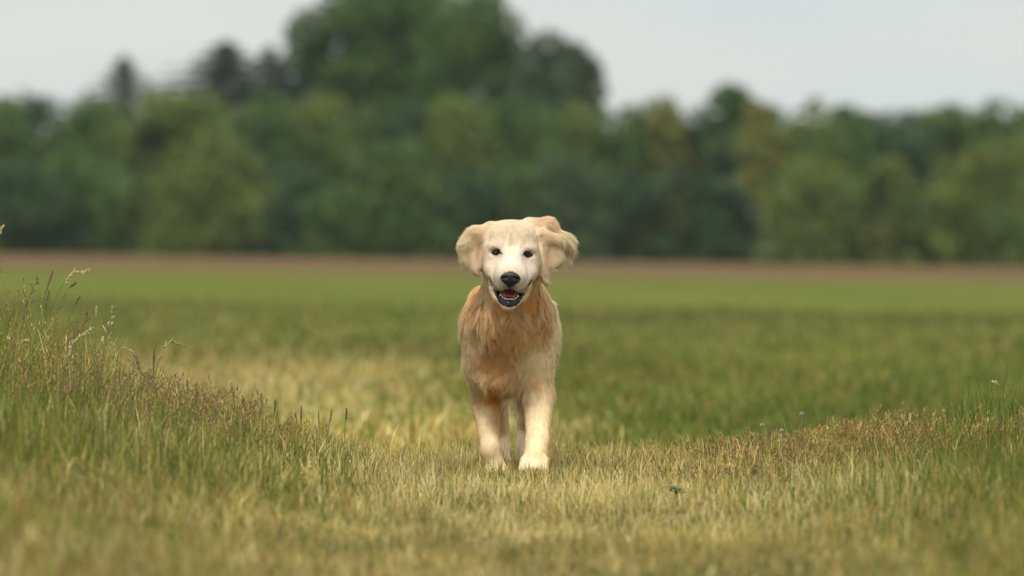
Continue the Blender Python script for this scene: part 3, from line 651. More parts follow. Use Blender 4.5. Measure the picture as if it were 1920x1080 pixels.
    for (px, top, wpx, d, ft), lab in zip(giant, ('left third of the giant crown, its edge sloping to the firs', 'middle and tallest of the giant trees, cut by the top of the picture', 'right third of the giant crown, dropping steeply to the round tree')):
        tree('broadleaf_tree', 'tree', lab, px, top, wpx, d, 'oak', ft, nl=9500, size=.5, lumps=60, flat=.55, group='giant trees towering over the wood')
    tree('broadleaf_tree', 'tree', 'big round dark tree right of the giant crown', 1040, 55, 170, 464, 'grey', .30, nl=7000, size=.45, lumps=50, flat=.6, group='trees rising behind the wood')
    tree('broadleaf_tree', 'tree', 'lower right shoulder tree leaning off the big round dark tree', 1105, 98, 84, 463, 'grey', .3, nl=2600, size=.42, lumps=24, group='trees rising behind the wood')
    tree('broadleaf_tree', 'tree', 'pointed dark green tree standing alone above the right skyline', 1368, 138, 100, 430, 'oak', .3, nl=3000, size=.4, lumps=24, group='trees rising behind the wood')
    # the bulk of the wood behind its front rows reads as one mass
    rg = np.random.default_rng(5); V_, F_, C_, o = [], [], [], 0
    for i in range(46):
        px = -140 + i * 48; d = 418 + (i * 29 % 26); top = 205 + 30 * math.sin(i * 1.7)
        g = P(px, 482, d); t = P(px, top, d); z0 = float(ground_z(g[0], g[1])); Hh = t[2] - z0
        V, F, c, _ = broad_crown(4.2, 5.0, Hh, 0, 900 + i, 1900, .5, TREECOL[('oak', 'dark', 'oak', 'lime')[i % 4]], 26, .6)
        V_.append(V + np.array([g[0], g[1], z0])); F_.append(F + o); C_.append(c); o += len(V)
    tag(link('woodland', mesh_np('woodland', np.concatenate(V_), np.concatenate(F_), np.concatenate(C_), False), None, M_LEAF), 'dense green wood filling the space behind the front trees', 'woodland', kind='stuff')
build_wood()

#@@DOG
# ------------------------------------------------------------------ the dog
HR = math.radians(3.05)                      # the head is cocked a little
HO = DP(960, 476, 0.0)
HX = np.array([math.cos(HR), 0, -math.sin(HR)]); HZ = np.array([math.sin(HR), 0, math.cos(HR)]); HY = np.array([0, 1.0, 0])
HM = np.stack([HX, HY, HZ])                  # world -> head
def H(x, y, z): return HO + (x * HX + y * HY + z * HZ) * 0.001
def to_head(p): return ((p - HO) @ HM.T) * 1000.0
def zu(x):   # upper lip edge and lower lip rim as seen from the front (mm in head space)
    return np.interp(np.abs(x), [0, 12, 24, 36, 44, 50, 56, 61], [-101, -103, -108, -107, -96, -84, -71, -66])
def zl(x):
    return np.interp(np.abs(x), [0, 12, 22, 30, 36, 44, 50, 56, 61], [-149, -147, -143, -134, -124, -110, -98, -83, -69])
def build_dog():
    xs = np.arange(-0.20, 0.205, 0.0034)
    ys = np.concatenate([np.arange(-0.14, 0.20, 0.0038), np.arange(0.20, 1.32, 0.0085)])
    zs = np.concatenate([np.arange(-0.01, 0.10, 0.0042), np.arange(0.10, 0.44, 0.0060), np.arange(0.44, 0.76, 0.0034)])
    F = Field(xs, ys, zs)
    # trunk: barrel, brisket, shoulders, loin, croup, haunches
    F.ell(DP(956, 606, .46), (.100, .30, .150), .03)
    F.ell(DP(955, 612, .80), (.100, .24, .135), .06)
    F.ell(DP(951, 640, .21), (.088, .095, .120), .05)
    F.ell(DP(901, 626, .26), (.046, .10, .132), .05)
    F.ell(DP(1006, 626, .25), (.044, .10, .138), .05)
    F.ell(DP(936, 710, .20), (.044, .055, .038), .04)
    F.ell(DP(904, 626, .92), (.048, .14, .105), .05)
    F.ell(DP(1020, 632, .92), (.046, .14, .120), .05)
    # neck and ruff
    F.rc(DP(958, 592, .20), DP(960, 505, .10), .098, .074, .05)
    F.ell(DP(955, 592, .15), (.084, .070, .075), .05)
    # tail, carried low behind
    F.rc(DP(962, 560, 1.02), DP(966, 640, 1.17), .036, .030, .04); F.rc(DP(966, 640, 1.17), DP(968, 740, 1.22), .032, .014, .02)
    # near fore leg on the left of the picture, pushing off
    F.rc(DP(908, 690, .25), DP(912, 762, .30), .050, .039, .04)
    F.rc(DP(912, 762, .30), DP(920, 843, .245), .038, .0275, .02)
    F.ell(DP(920, 842, .242), (.0265, .029, .032), .012)
    F.rc(DP(921, 846, .245), DP(930, 876, .240), .0270, .0275, .012)
    for i, q in enumerate((-1.5, -.5, .5, 1.5)):
        F.rc(DP(930 + q * 9, 879, .230), DP(930 + q * 10.5, 888, .200 + abs(q) * .010), .0140, .0120, .008)
    # other fore leg, striding forward
    F.rc(DP(1002, 690, .21), DP(1008, 745, .20), .053, .045, .04)
    F.rc(DP(1010, 745, .20), DP(1008, 828, .085), .0435, .0315, .02)
    F.rc(DP(1008, 826, .085), DP(1002, 864, .030), .0315, .0345, .015)
    for i, q in enumerate((-1.5, -.5, .5, 1.5)):
        F.rc(DP(1002 + q * 10, 864, .020), DP(1000 + q * 12.5, 882 - 3 * (abs(q) < 1), -.028 + abs(q) * .014), .0180, .0150, .006)
    # hind legs: thigh, knee forward, hock back, foot
    for kx, hx, fx, k0, h0, yf in ((908, 940, 945, 742, 812, .80), (1006, 983, 977, 738, 800, .92)):
        F.rc(DP(kx + (20 if kx < 950 else -4), 685, yf + .10), DP(kx + (18 if kx < 950 else -8), k0, yf - .02), .055, .042, .04)
        F.rc(DP(kx + (18 if kx < 950 else -8), k0, yf - .02), DP(hx, h0, yf + .15), .040, .0235, .02)
        F.rc(DP(hx, h0, yf + .15), DP(fx, 872, yf + .09), .0225, .0215, .015)
        F.rc(DP(fx, 872, yf + .09), DP(fx, 884, yf + .03), .024, .020, .015)
    # skull, brow, cheeks
    F.ell(H(0, 80, 28), (.078, .082, .066), .02)
    F.ell(H(0, 54, 38), (.060, .048, .046), .03)
    for s in (-1, 1):
        F.ell(H(s * 42, 82, 43), (.036, .052, .037), .03)
        F.ell(H(s * 47, 84, -18), (.039, .060, .052), .03)
        F.ell(H(s * 40, 10, 17), (.024, .016, .0115), .022)
        F.ell(H(s * 56, 34, -28), (.024, .036, .036), .035)
        F.ell(H(s * 55, 6, -48), (.019, .030, .019), .014)
        F.rc(H(s * 20, -68, -84), H(s * 49, -6, -56), .0200, .0200, .014)
        F.ell(H(s * 24, -72, -64), (.020, .022, .018), .012)
    F.rc(H(0, 32, -10), H(0, -78, -44), .039, .025, .035)
    F.rc(H(0, 20, -42), H(0, -66, -60), .043, .030, .035)
    # eye hollows, the dip under the eyes, and the faint line up the forehead
    for s in (-1, 1):
        F.ell(H(s * 44, -2, 1), (.0165, .014, .0100), .008, op='sub')
    F.rc(H(0, -8, 20), H(0, 2, 66), .003, .003, .02, op='sub')
    # lower jaw
    for s in (-1, 1):
        F.rc(H(s * 50, 16, -80), H(s * 31, -36, -126), .0115, .0115, .008)
        F.rc(H(s * 31, -36, -126), H(0, -56, -144), .0115, .0175, .008)
    F.rc(H(0, -26, -136), H(0, 60, -98), .016, .034, .02)
    F.ell(H(0, -28, -112), (.025, .052, .0150), .004, op='sub')
    # ears: folded flaps; one hanging forward, one blown up and back
    F.rc(H(-68, 52, 72), H(-102, 46, 42), .014, .016, .02)
    F.rc(H(-102, 46, 42), H(-126, 42, 20), .017, .017, .02)
    F.ell(H(-88, 50, 32), (.024, .018, .034), .02)
    F.ell(H(-110, 44, 14), (.029, .017, .056), .02)
    F.rc(H(-126, 42, 10), H(-118, 40, -30), .017, .014, .02)
    F.rc(H(-108, 40, -18), H(-100, 40, -50), .020, .011, .015)
    F.rc(H(44, 66, 90), H(96, 66, 86), .015, .018, .02)
    F.rc(H(96, 66, 86), H(136, 70, 48), .018, .018, .02)
    F.rc(H(136, 70, 48), H(152, 72, 16), .017, .009, .02)
    F.rc(H(82, 36, 62), H(118, 36, 44), .013, .017, .012)
    F.ell(H(116, 40, 10), (.026, .018, .044), .016)
    F.rc(H(92, 40, 40), H(96, 44, -62), .014, .011, .014)
    F.ell(H(-106, 24, 4), (.013, .011, .040), .022, op='sub'); F.ell(H(114, 18, 2), (.013, .010, .030), .022, op='sub')
    V, Q = F.mesh()
    V = relax(V, Q, 2, 0.35)
    N = vnormals(V, Q)
    # keep the one connected body
    # ---------------- colour of coat and skin
    def coat(p):
        px, py = to_px(p); h = to_head(p)
        n1 = vnoise(p, 28, 1) - .5; n2 = vnoise(p * np.array([1, 1, .35]), 70, 2) - .5
        cream = np.array([.95, .795, .525]); gold = np.array([.95, .56, .22]); rust = np.array([.92, .46, .15]); white = np.array([.87, .755, .61]); pink = np.array([.93, .725, .53])
        c = np.tile(cream, (len(p), 1))
        def mixin(c, t, wgt): wgt = np.clip(wgt, 0, 1)[:, None]; return c * (1 - wgt) + np.array(t) * wgt
        def blob(cx, cy, rx, ry): return np.exp(-(((px - cx) / rx) ** 2 + ((py - cy) / ry) ** 2))
        front = sm(.75, .3, p[:, 1])
        chest = np.maximum.reduce([1.2 * blob(936, 660, 38, 92), blob(955, 605, 72, 40), .6 * blob(890, 570, 22, 40), blob(1000, 580, 32, 46), .85 * blob(928, 728, 26, 44), .55 * blob(1000, 722, 34, 16), .5 * blob(1045, 590, 16, 60)])
        c = mixin(c, gold, (chest * 1.15 + .55 * n1 + .35 * n2) * front * (1 - .7 * sm(896, 874, px) * sm(585, 640, py)))
        deep = np.maximum.reduce([blob(952, 618, 50, 20), blob(985, 585, 26, 24), blob(912, 660, 20, 40) * .5, .75 * blob(932, 775, 12, 44), .7 * blob(900, 555, 10, 36)])
        c = mixin(c, rust, (deep * .8 + .5 * n1 + .3 * n2 - .1) * front * (chest > .1))
        c = mixin(c, gold, .18 * sm(720, 770, py) * sm(900, 850, py) * (1 + n1)); c = mixin(c, white, .18 * sm(830, 870, py) + .5 * sm(40, 0, np.abs(px - 972)) * sm(740, 780, py))
        hd = (h[:, 1] < 120) & (h[:, 2] > -165) & (np.abs(h[:, 0]) < 200) & (p[:, 1] < .13)
        face = hd * sm(96, 80, np.abs(h[:, 0])) * sm(-165, -140, h[:, 2] + .45 * np.maximum(h[:, 1], 0) * -1)
        face = face * sm(100, 60, h[:, 1] - .4 * (h[:, 2] + 40))
        jawline = np.interp(-h[:, 2], [40, 60, 76, 90, 105, 120, 135, 150, 160], [96, 83, 66, 54, 46, 39, 32, 20, 10])   # the pale face narrows to the chin
        face = face * np.where(h[:, 2] < -40, sm(jawline + 3, jawline - 3, np.abs(h[:, 0])), 1)
        c = mixin(c, white, face)
        c = mixin(c, [.88, .72, .52], face * (sm(20, 60, h[:, 2]) * .8 + .6 * sm(60, 80, np.abs(h[:, 0]))))
        for s in (-1, 1):      # thin grey-brown skin round the eyes, darkest at the inner corner
            c = mixin(c, [.30, .20, .13], face * .55 * np.exp(-(((h[:, 0] - s * 43) / 18) ** 2 + ((h[:, 2] + 1) / 11) ** 2)))
            c = mixin(c, [.42, .30, .20], face * .22 * np.exp(-(((h[:, 0] - s * 31) / 6) ** 2 + ((h[:, 2] + 10) / 12) ** 2)))
        c = mixin(c, [.20, .16, .13], face * .85 * np.exp(-((h[:, 0] / 21) ** 2 + ((h[:, 2] + 93) / 11) ** 2)) * (h[:, 1] < -20))
        c = mixin(c, pink, hd * .45 * np.exp(-((h[:, 0] / 14) ** 2 + ((h[:, 2] + 38) / 10) ** 2)) * (h[:, 1] < 0))
        ear = hd * np.maximum(sm(78, 92, np.abs(h[:, 0])), sm(70, 80, h[:, 2]) * sm(40, 60, h[:, 0]) * sm(40, 56, h[:, 1]))
        c = mixin(c, pink, ear * (.85 + .5 * n1))
        c = mixin(c, gold, ear * .20 * sm(60, 76, h[:, 2] + .25 * np.maximum(h[:, 0] - 100, 0)) * (h[:, 0] > 0))
        c = mixin(c, cream, ear * .85 * np.maximum(sm(112, 130, np.abs(h[:, 0])), sm(98, 90, np.abs(h[:, 0])) * (h[:, 0] > 0) * sm(50, 30, h[:, 2]))); c = mixin(c, white, ear * .6 * sm(-30, -48, h[:, 2]))
        c = mixin(c, gold, hd * .75 * np.exp(-((np.abs(h[:, 0]) - 84) / 7) ** 2) * sm(70, 50, h[:, 2]) * sm(20, 40, h[:, 1]))
        return np.clip(c * (1 + .16 * n2)[:, None], .02, .95)
    h = to_head(V); col = coat(V)
    headm = (V[:, 1] < .08) & (np.abs(h[:, 0]) < 60.5) & (h[:, 2] < -50) & (h[:, 2] > -170)
    a = np.abs(h[:, 0])
    inside = headm & (h[:, 2] < zu(h[:, 0])) & (h[:, 2] > zl(h[:, 0])) & (h[:, 1] < 34)
    rim = headm & (h[:, 1] < 30) & (h[:, 2] < zu(h[:, 0]) + 2.5) & (h[:, 2] > zl(h[:, 0]) - 1.5)
    eyer = np.zeros(len(V))
    for s in (-1, 1):
        ex, ez = h[:, 0] - s * 44, h[:, 2] - 1 - s * 0
        ex2 = ex * s
        tilt = ez + .10 * ex2
        eyer = np.maximum(eyer, (((ex / 15.0) ** 2 + (tilt / (6.3 + 1.3 * (tilt < 0))) ** 2 < 1) | (((ex2 + 13) / 6) ** 2 + ((tilt + 3.5) / 3.2) ** 2 < 1)) * 1.0 * (h[:, 1] < 40))
    bare = inside | rim | (eyer > .5)
    black = np.array([.012, .011, .011])
    wet = np.array([.020, .015, .014])
    col[bare] = black
    cav = inside & (a < 27) & (h[:, 1] > -52) & (h[:, 2] > -140); col[cav] = np.array([.10, .022, .018])
    # dark toe gaps and skin under the nose
    nosem = (((h[:, 0] / 25) ** 2 + ((h[:, 2] + 67) / 18) ** 2) < 1) & (h[:, 1] < -70); bare |= nosem; col[nosem] = black
    phil = (np.abs(h[:, 0]) < 2.2) & (h[:, 2] < -80) & (h[:, 2] > -100) & (h[:, 1] < -60); col[phil] = black * 2
    bare = bare | (headm & (h[:, 1] < 30) & (h[:, 2] < zu(h[:, 0]) + 2.5) & (h[:, 2] > zl(h[:, 0]) - 1.5))
    # ---------------- fur strands
    T = np.concatenate([Q[:, [0, 1, 2]], Q[:, [0, 2, 3]]]); area = np.linalg.norm(np.cross(V[T[:, 1]] - V[T[:, 0]], V[T[:, 2]] - V[T[:, 0]]), axis=1) / 2
    cen = V[T].mean(1); hc = to_head(cen)
    inhead = (cen[:, 1] < .12) & (hc[:, 2] > -165) & (hc[:, 1] < 110)
    dens = np.where(inhead, 2.8, 1.0) * np.where(cen[:, 1] > .45, .4, 1.0)
    dens[bare[T].all(1)] = 0
    wgt = area * dens; NS = 250000
    ti = rng.choice(len(T), NS, p=wgt / wgt.sum()); b = rng.random((NS, 2)); fl = b.sum(1) > 1; b[fl] = 1 - b[fl]
    b = np.stack([1 - b.sum(1), b[:, 0], b[:, 1]], -1)
    R = (V[T[ti]] * b[..., None]).sum(1); RN = norm((N[T[ti]] * b[..., None]).sum(1))
    def flow(p, n):
        """lie direction, length (m) and lift of the coat at surface points"""
        px, py = to_px(p); h = to_head(p)
        hd = (p[:, 1] < .125) & (h[:, 2] > -160) & (h[:, 1] < 105)
        d = np.stack([n[:, 0] * .25, np.where(n[:, 1] > -.2, .55, .05), -np.ones(len(p))], -1)
        L_ = np.full(len(p), .013); lift = np.full(len(p), .19)
        # body and chest
        chest = np.exp(-(((px - 945) / 75) ** 2 + ((py - 645) / 90) ** 2)) * (p[:, 1] < .4) * sm(785, 715, py)
        ruff = np.exp(-(((px - 955) / 90) ** 2 + ((py - 590) / 50) ** 2)) * (p[:, 1] < .35)
        rsh = sm(975, 1005, px) * sm(590, 620, py)
        lsh = sm(904, 878, px) * sm(590, 635, py); rsh = np.maximum(rsh, .85 * lsh)
        chest = chest * (1 - rsh); L_ = L_ + .028 * chest + .032 * ruff * (1 - rsh); lift = lift + .12 * chest + .14 * ruff
        sw = vnoise(p, 13, 31) - .5; sw2 = vnoise(p, 30, 32) - .5
        d[:, 0] += (1.5 * sw + .8 * sw2) * np.maximum(chest, ruff) + .75 * np.exp(-(((px - 900) / 40) ** 2 + ((py - 610) / 26) ** 2)) - .45 * np.exp(-(((px - 985) / 30) ** 2 + ((py - 660) / 40) ** 2)) + .5 * np.exp(-(((px - 1000) / 30) ** 2 + ((py - 560) / 30) ** 2)) * -1
        # wind from the left lifts the flank hair a little
        flank = (np.abs(n[:, 0]) > .6) & (py > 560) & (py < 760); L_ = L_ + .008 * flank * (vnoise(p, 18, 44) > .5) * 1.6; lift = lift + .10 * flank
        # legs: short in front, feathered behind
        leg = sm(735, 775, py); L_ = L_ * (1 - leg) + leg * (.0055 + .022 * np.clip(n[:, 1], 0, 1) * sm(880, 840, py)); lift = lift * (1 - leg) + leg * (.13 + .35 * np.clip(n[:, 1], 0, 1))
        feath = np.exp(-(((px - 1032) / 12) ** 2 + ((py - 845) / 12) ** 2)) * (n[:, 1] > -.3) * (n[:, 0] > .2); L_ = L_ + .028 * feath; lift = lift + .4 * feath; d[:, 0] += 1.6 * feath
        belly = (py > 715) & (n[:, 2] < -.2) & (p[:, 1] < .75) & (py < 790) & (np.abs(px - 962) < 22); L_ = np.where(belly, .032, L_); lift = np.where(belly, .8, lift)
        tail = p[:, 1] > 1.08; L_ = np.where(tail, .06, L_); lift = np.where(tail, .5, lift)
        # head: away from the nose, very short on the muzzle
        nose = np.array([0, -100, -64.]); dh = h - nose; dl = np.linalg.norm(dh, axis=1); dh = norm(dh)
        low = sm(-60, -110, h[:, 2]); dh[:, 2] -= .9 * low; dh[:, 0] += .5 * np.sign(h[:, 0]) * sm(40, 80, np.abs(h[:, 0]))
        dw = dh @ HM
        Lh = .0026 + .0044 * sm(60, 140, dl) + .008 * sm(66, 84, np.abs(h[:, 0])) * sm(60, 20, h[:, 2]); lh = np.full(len(p), .13)
        Lh = Lh + .010 * low * sm(-60, -10, h[:, 1]); 
        ear = np.maximum(sm(84, 94, np.abs(h[:, 0])), sm(74, 82, h[:, 2]) * sm(46, 60, h[:, 0]) * sm(44, 58, h[:, 1]))
        left = h[:, 0] < 0
        el = np.stack([-.35 + .9 * sm(-40, -60, h[:, 2]) - .9 * sm(-120, -136, h[:, 0]), .1 + 0 * px, -1.0 + .5 * sm(-120, -136, h[:, 0])], -1)
        up = sm(28, 60, h[:, 2] + .3 * (h[:, 0] - 100) * (h[:, 0] > 100) )
        er = np.stack([.35 + .7 * up, .25 * up, -1.0 + .45 * up * sm(150, 90, h[:, 0])], -1)
        de = np.where(left[:, None], el, er) + np.stack([.7 * sw2, 0 * sw, .5 * sw], -1)
        Le = np.where(left, .009 + .010 * np.maximum(sm(-110, -130, h[:, 0]), sm(-25, -48, h[:, 2])), .010 + .026 * sm(124, 150, h[:, 0]) + .006 * up + .012 * sm(-20, -50, h[:, 2])); le = np.where(left, .24, .26)
        dw = dw * (1 - ear[:, None]) + norm(de) * ear[:, None]; Lh = Lh * (1 - ear) + Le * ear; lh = lh * (1 - ear) + le * ear
        d = np.where(hd[:, None], dw, norm(d)); L_ = np.where(hd, Lh, L_); lift = np.where(hd, lh, lift)
        t = d - (d * n).sum(1, keepdims=True) * n; t = norm(t)
        return t, L_, lift, hd
    def strands(p, n, jitter):
        t, L_, lift, hd = flow(p, n)
        sd_ = np.cross(n, t)
        t = norm(t + sd_ * (jitter[:, 0] * .22)[:, None]); lift = lift * (1 + .35 * jitter[:, 1]); L_ = L_ * np.clip(1 + .25 * jitter[:, 2], .4, 1.7)
        ss = np.linspace(0, 1, 5); grav = np.array([0, 0, -1.0]); pts = [p]; cur = p; 
        for i in range(1, 5):
            lf = lift * (1.15 - .55 * ss[i])
            dr = norm(t * np.cos(lf)[:, None] + n * np.sin(lf)[:, None] + grav * (.22 * ss[i]) * np.where(hd, .3, 1)[:, None]); cur = cur + dr * (L_ / 4)[:, None]; pts.append(cur)
        return np.stack(pts, 1), L_, hd
    S, LS, hd = strands(R, RN, rng.normal(0, 1, (NS, 3)))
    # clump towards guide hairs, so the coat breaks into locks
    NG = 20000; gi = rng.choice(NS, NG, replace=False); kd = kdtree.KDTree(NG)
    for i, j in enumerate(gi): kd.insert(R[j], i)
    kd.balance(); near = np.array([kd.find(q)[1] for q in R]); G = S[gi][near]; LG = LS[gi][near]
    # wavy guides
    ph = rng.uniform(0, 6.28, NG)[near]; amp = np.where(hd, .05, .11) * LG; sidew = norm(np.cross(RN, S[:, 4] - S[:, 0]))
    wv = np.linspace(0, 1, 5)
    wob = (np.sin(ph[:, None] + wv[None] * 5.5) - np.sin(ph)[:, None]) * amp[:, None] * wv[None]
    long_ = np.clip((LS - .008) / .03, 0, 1); cl = (.06 + .58 * sm(.006, .030, LS))[:, None] * (wv ** 1.2)[None]
    ok = (np.linalg.norm(G[:, 0] - R, axis=1) < .02)[:, None] * 1.0; cl = cl * ok
    S = S * (1 - cl[..., None]) + (G + (S[:, :1] - G[:, :1]) * .25) * cl[..., None] + sidew[:, None, :] * wob[..., None]
    # coarse wavy locks of the ruff and chest
    NL = 900; li = rng.choice(NS, NL, replace=False, p=(LS ** 1.5) / (LS ** 1.5).sum()); kd2 = kdtree.KDTree(NL)
    for i, j in enumerate(li): kd2.insert(R[j], i)
    kd2.balance(); near2 = np.array([kd2.find(q)[1] for q in R]); G2_ = S[li][near2]; big = sm(.022, .042, LS)
    ok2 = sm(.05, .02, np.linalg.norm(G2_[:, 0] - R, axis=1)) * big
    cl2 = (.42 * ok2)[:, None] * (wv ** 1.3)[None]
    S = S * (1 - cl2[..., None]) + (G2_ + (S[:, :1] - G2_[:, :1]) * .35) * cl2[..., None]
    p2 = rng.uniform(0, 6.28, NL)[near2]; a2 = .17 * LS * big * rng.uniform(.3, 1.3, NL)[near2]
    S = S + sidew[:, None, :] * ((np.sin(p2[:, None] + wv[None] * 4.2) - np.sin(p2)[:, None]) * a2[:, None] * wv[None])[..., None]
    # stray hairs
    wid = np.where(hd, .00065, .0009) * rng.uniform(.7, 1.35, NS)
    tang = norm(np.gradient(S, axis=1)); side = norm(np.cross(tang, RN[:, None, :])); tw = rng.normal(0, .6, NS)
    nn = norm(np.cross(side, tang)); side = side * np.cos(tw)[:, None, None] + nn * np.sin(tw)[:, None, None]
    prof = np.array([.9, 1.0, .85, .55, .12])
    A = S - side * (wid[:, None] * prof)[..., None] * .5; B = S + side * (wid[:, None] * prof)[..., None] * .5
    SV = np.stack([A, B], 2).reshape(-1, 3)                                     # per strand 10 vertices
    o = (np.arange(NS) * 10)[:, None]; SQ = np.concatenate([o + np.array([2 * i, 2 * i + 1, 2 * i + 3, 2 * i + 2]) for i in range(4)])
    cc = coat(R); cc = cc * rng.uniform(.80, 1.16, NS)[:, None]; lockc = rng.uniform(.86, 1.10, NG)[near]; cc = cc * np.where(hd, .5 + .5 * lockc, lockc)[:, None]
    lk = rng.random(NL)[near2]; pale = (big * (lk > .72) * .55)[:, None]; cc = cc * (1 - pale) + np.array([.95, .76, .52]) * pale; cc = cc * (1 - big * (lk < .25) * .18)[:, None]
    tipc = np.array([.96, .72, .43]); ramp_ = np.linspace(0, 1, 5)
    SC_ = cc[:, None, :] * (1 - .30 * ramp_[None, :, None] * (~hd)[:, None, None]) + tipc * (.30 * ramp_[None, :, None] * (~hd)[:, None, None])
    SC_ = np.repeat(np.clip(SC_, 0, .95), 2, axis=1).reshape(-1, 3)
    outw = norm(RN[:, None, :] * 1.0 + nn * .30); SNn = np.repeat(outw, 2, axis=1).reshape(-1, 3)
    # winding must agree with the normal
    fn = np.cross(SV[SQ[:, 1]] - SV[SQ[:, 0]], SV[SQ[:, 2]] - SV[SQ[:, 0]]); bad = (fn * SNn[SQ[:, 0]]).sum(1) < 0; SQ[bad] = SQ[bad][:, ::-1]
    mfur = mat('golden_coat', .55, attr='Col', trans=.36, spec=.15)
    mskin = dog_skin()
    me = mesh_np('dog', V, Q, col, True); dog = link('dog', me, None, mskin)
    tag(dog, 'cream and golden long-haired dog walking to the camera with open mouth and flapping ears', 'dog')
    fm = mesh_np('fur', SV, SQ, SC_, True, SNn); fur = link('fur', fm, dog, mfur)
    # ---------------- eyes
    me_eye = mat('dark_brown_eye', .12, color=(.028, .013, .006), spec=.5); me_pup = mat('pupil', .10, color=(.002, .002, .002), spec=.5)
    for s in (-1, 1):
        v, f = sphere_np(24, 14); c = H(s * 44, 10.5, -.5)
        e = link('eye', mesh_np('eye', v * .0125 * np.array([1.0, 1, .60]) + c, f), dog, me_eye)
        # the pupil disc, domed just proud of the iris
        link('pupil', mesh_np('pupil', v * np.array([.0055, .003, .0055]) + c + np.array([0, -.0107, 0]), f), e, me_pup)
    # ---------------- nose leather with nostrils
    nb = 0.0012
    c0 = H(0, -100, -66)
    G_ = Field(np.arange(c0[0] - .04, c0[0] + .04, nb), np.arange(c0[1] - .034, c0[1] + .04, nb), np.arange(c0[2] - .036, c0[2] + .036, nb))
    G_.ell(H(0, -94, -62), (.0255, .020, .0165), .01); G_.ell(H(0, -98, -72), (.0185, .016, .0200), .01)
    for s in (-1, 1):
        G_.ell(H(s * 17, -94, -68), (.0125, .015, .0125), .008)
    for s in (-1, 1):
        G_.rc(H(s * 11, -116, -67), H(s * 21, -106, -69), .0042, .0030, .004, op='sub')
    G_.rc(H(0, -117, -62), H(0, -113, -86), .0010, .0013, .004, op='sub')
    v, f = G_.mesh(); v = relax(v, f, 2, .4)
    link('nose', mesh_np('nose', v, f), dog, nose_mat())
    # ---------------- tongue and lower teeth
    mt = mat('wet_tongue', .30, color=(.36, .085, .075), spec=.5)
    c0 = H(0, -20, -119); g2 = .0018
    G_ = Field(np.arange(c0[0] - .035, c0[0] + .035, g2), np.arange(c0[1] - .06, c0[1] + .07, g2), np.arange(c0[2] - .03, c0[2] + .03, g2))
    G_.ell(H(-9, -20, -119), (.015, .038, .0115), .006); G_.ell(H(9, -20, -119), (.015, .038, .0115), .006); G_.ell(H(0, 10, -114), (.023, .04, .014), .008)
    v, f = G_.mesh(); v = relax(v, f, 2, .4); link('tongue', mesh_np('tongue', v, f), dog, mt)
    mtooth = mat('tooth_enamel', .25, color=(.78, .72, .58), spec=.5)
    arc = [(-24, -46, -123), (-18, -54, -127), (-12, -60, -129), (-7, -63, -130), (-2.4, -64.5, -130.5), (2.4, -64.5, -130.5), (7, -63, -130), (12, -60, -129), (18, -54, -127), (24, -46, -123)]
    for i, q in enumerate(arc):
        big = i in (0, 9); hgt = 9.5 if big else 5.2 if i not in (1, 8) else 6.5
        v, f = tube([H(q[0], q[1] + 1, q[2] - 3), H(q[0], q[1], q[2] + hgt * .35), H(q[0] * 1.02, q[1] - .5, q[2] + hgt * .75), H(q[0] * 1.03, q[1], q[2] + hgt)], np.array([.0030, .0029, .0022, .0006]) * (1.15 if big else .95), 8)
        link('tooth', mesh_np('tooth', v, f), dog, mtooth)
    # ---------------- claws
    mc = mat('dark_claw', .35, color=(.035, .025, .02), spec=.5)
    for fx, y0, sp, cx in ((1000, -.044, 12.5, 0), (930, .188, 10.5, 0)):
        for q in (-1.5, -.5, .5, 1.5):
            p0 = DP(fx + q * sp, (884 if fx > 960 else 891) - (3 if abs(q) < 1 else 0), y0 + abs(q) * .013)
            v, f = tube([p0 + [0, .012, .004], p0 + [0, .002, .003], p0 + [0, -.003, -.001], p0 + [0, -.005, -.004]], [.0030, .0028, .0021, .0007], 8)
            link('claw', mesh_np('claw', v, f), dog, mc)
    return dog
def dog_skin():
    m = mat('dog_skin', .6, attr='Col', spec=.3); n = m.node_tree; pb = n.nodes['Principled BSDF']
    a = n.nodes['Attribute']; s = n.nodes.new('ShaderNodeSeparateColor'); s.mode = 'HSV'; n.links.new(a.outputs['Color'], s.inputs[0])
    r = n.nodes.new('ShaderNodeMapRange'); r.inputs[1].default_value = .08; r.inputs[2].default_value = .3; r.inputs[3].default_value = .28; r.inputs[4].default_value = .75
    n.links.new(s.outputs[2], r.inputs[0]); n.links.new(r.outputs[0], pb.inputs['Roughness'])      # lips and gums are wet, skin is matt
    return m
def nose_mat():
    m = mat('nose_leather', .42, color=(.014, .013, .014), spec=.5); n = m.node_tree; pb = n.nodes['Principled BSDF']
    v = n.nodes.new('ShaderNodeTexVoronoi'); v.inputs['Scale'].default_value = 600
    bpn = n.nodes.new('ShaderNodeBump'); bpn.inputs['Strength'].default_value = .3; bpn.inputs['Distance'].default_value = .001
    n.links.new(v.outputs['Distance'], bpn.inputs['Height']); n.links.new(bpn.outputs[0], pb.inputs['Normal']); return m
build_dog()
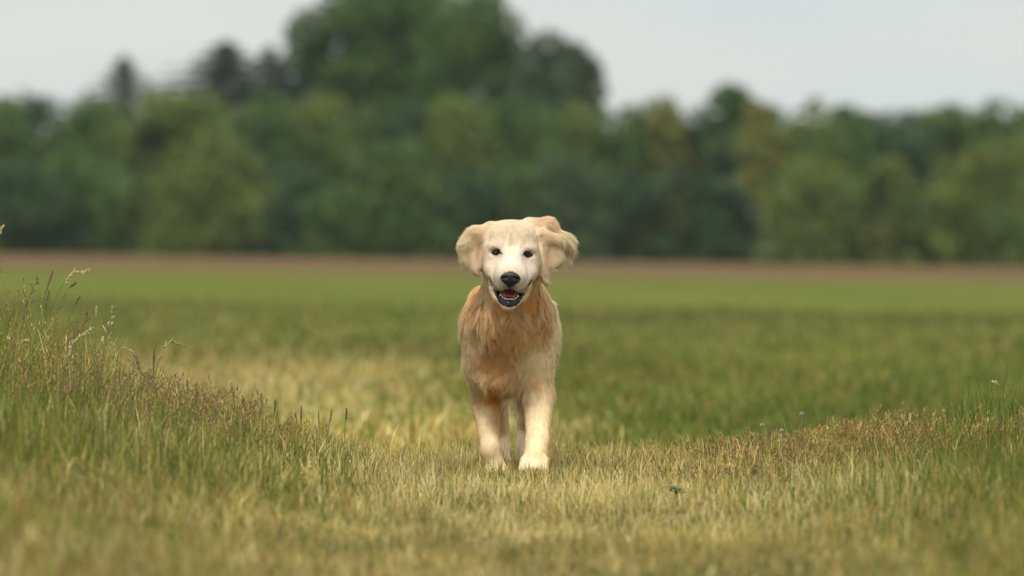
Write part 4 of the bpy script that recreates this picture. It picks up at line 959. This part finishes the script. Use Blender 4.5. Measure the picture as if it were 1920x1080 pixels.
# ------------------------------------------------------------------ the air
def build_haze():
    bxs = [(-900, 900), (-45, 900), (-2, 26)]
    V = np.array([(x, y, z) for x in bxs[0] for y in bxs[1] for z in bxs[2]], float)
    F = np.array([(0, 1, 3, 2), (4, 6, 7, 5), (0, 4, 5, 1), (2, 3, 7, 6), (0, 2, 6, 4), (1, 5, 7, 3)])
    m = bpy.data.materials.new('air'); m.use_nodes = True; n = m.node_tree; n.nodes.clear()
    o = n.nodes.new('ShaderNodeOutputMaterial'); v = n.nodes.new('ShaderNodeVolumePrincipled')
    v.inputs['Color'].default_value = (.78, .92, 1, 1); v.inputs['Density'].default_value = 0.00007
    n.links.new(v.outputs[0], o.inputs['Volume'])
    tag(link('haze', mesh_np('haze', V, F, None, False), None, m), kind='stuff')
build_haze()
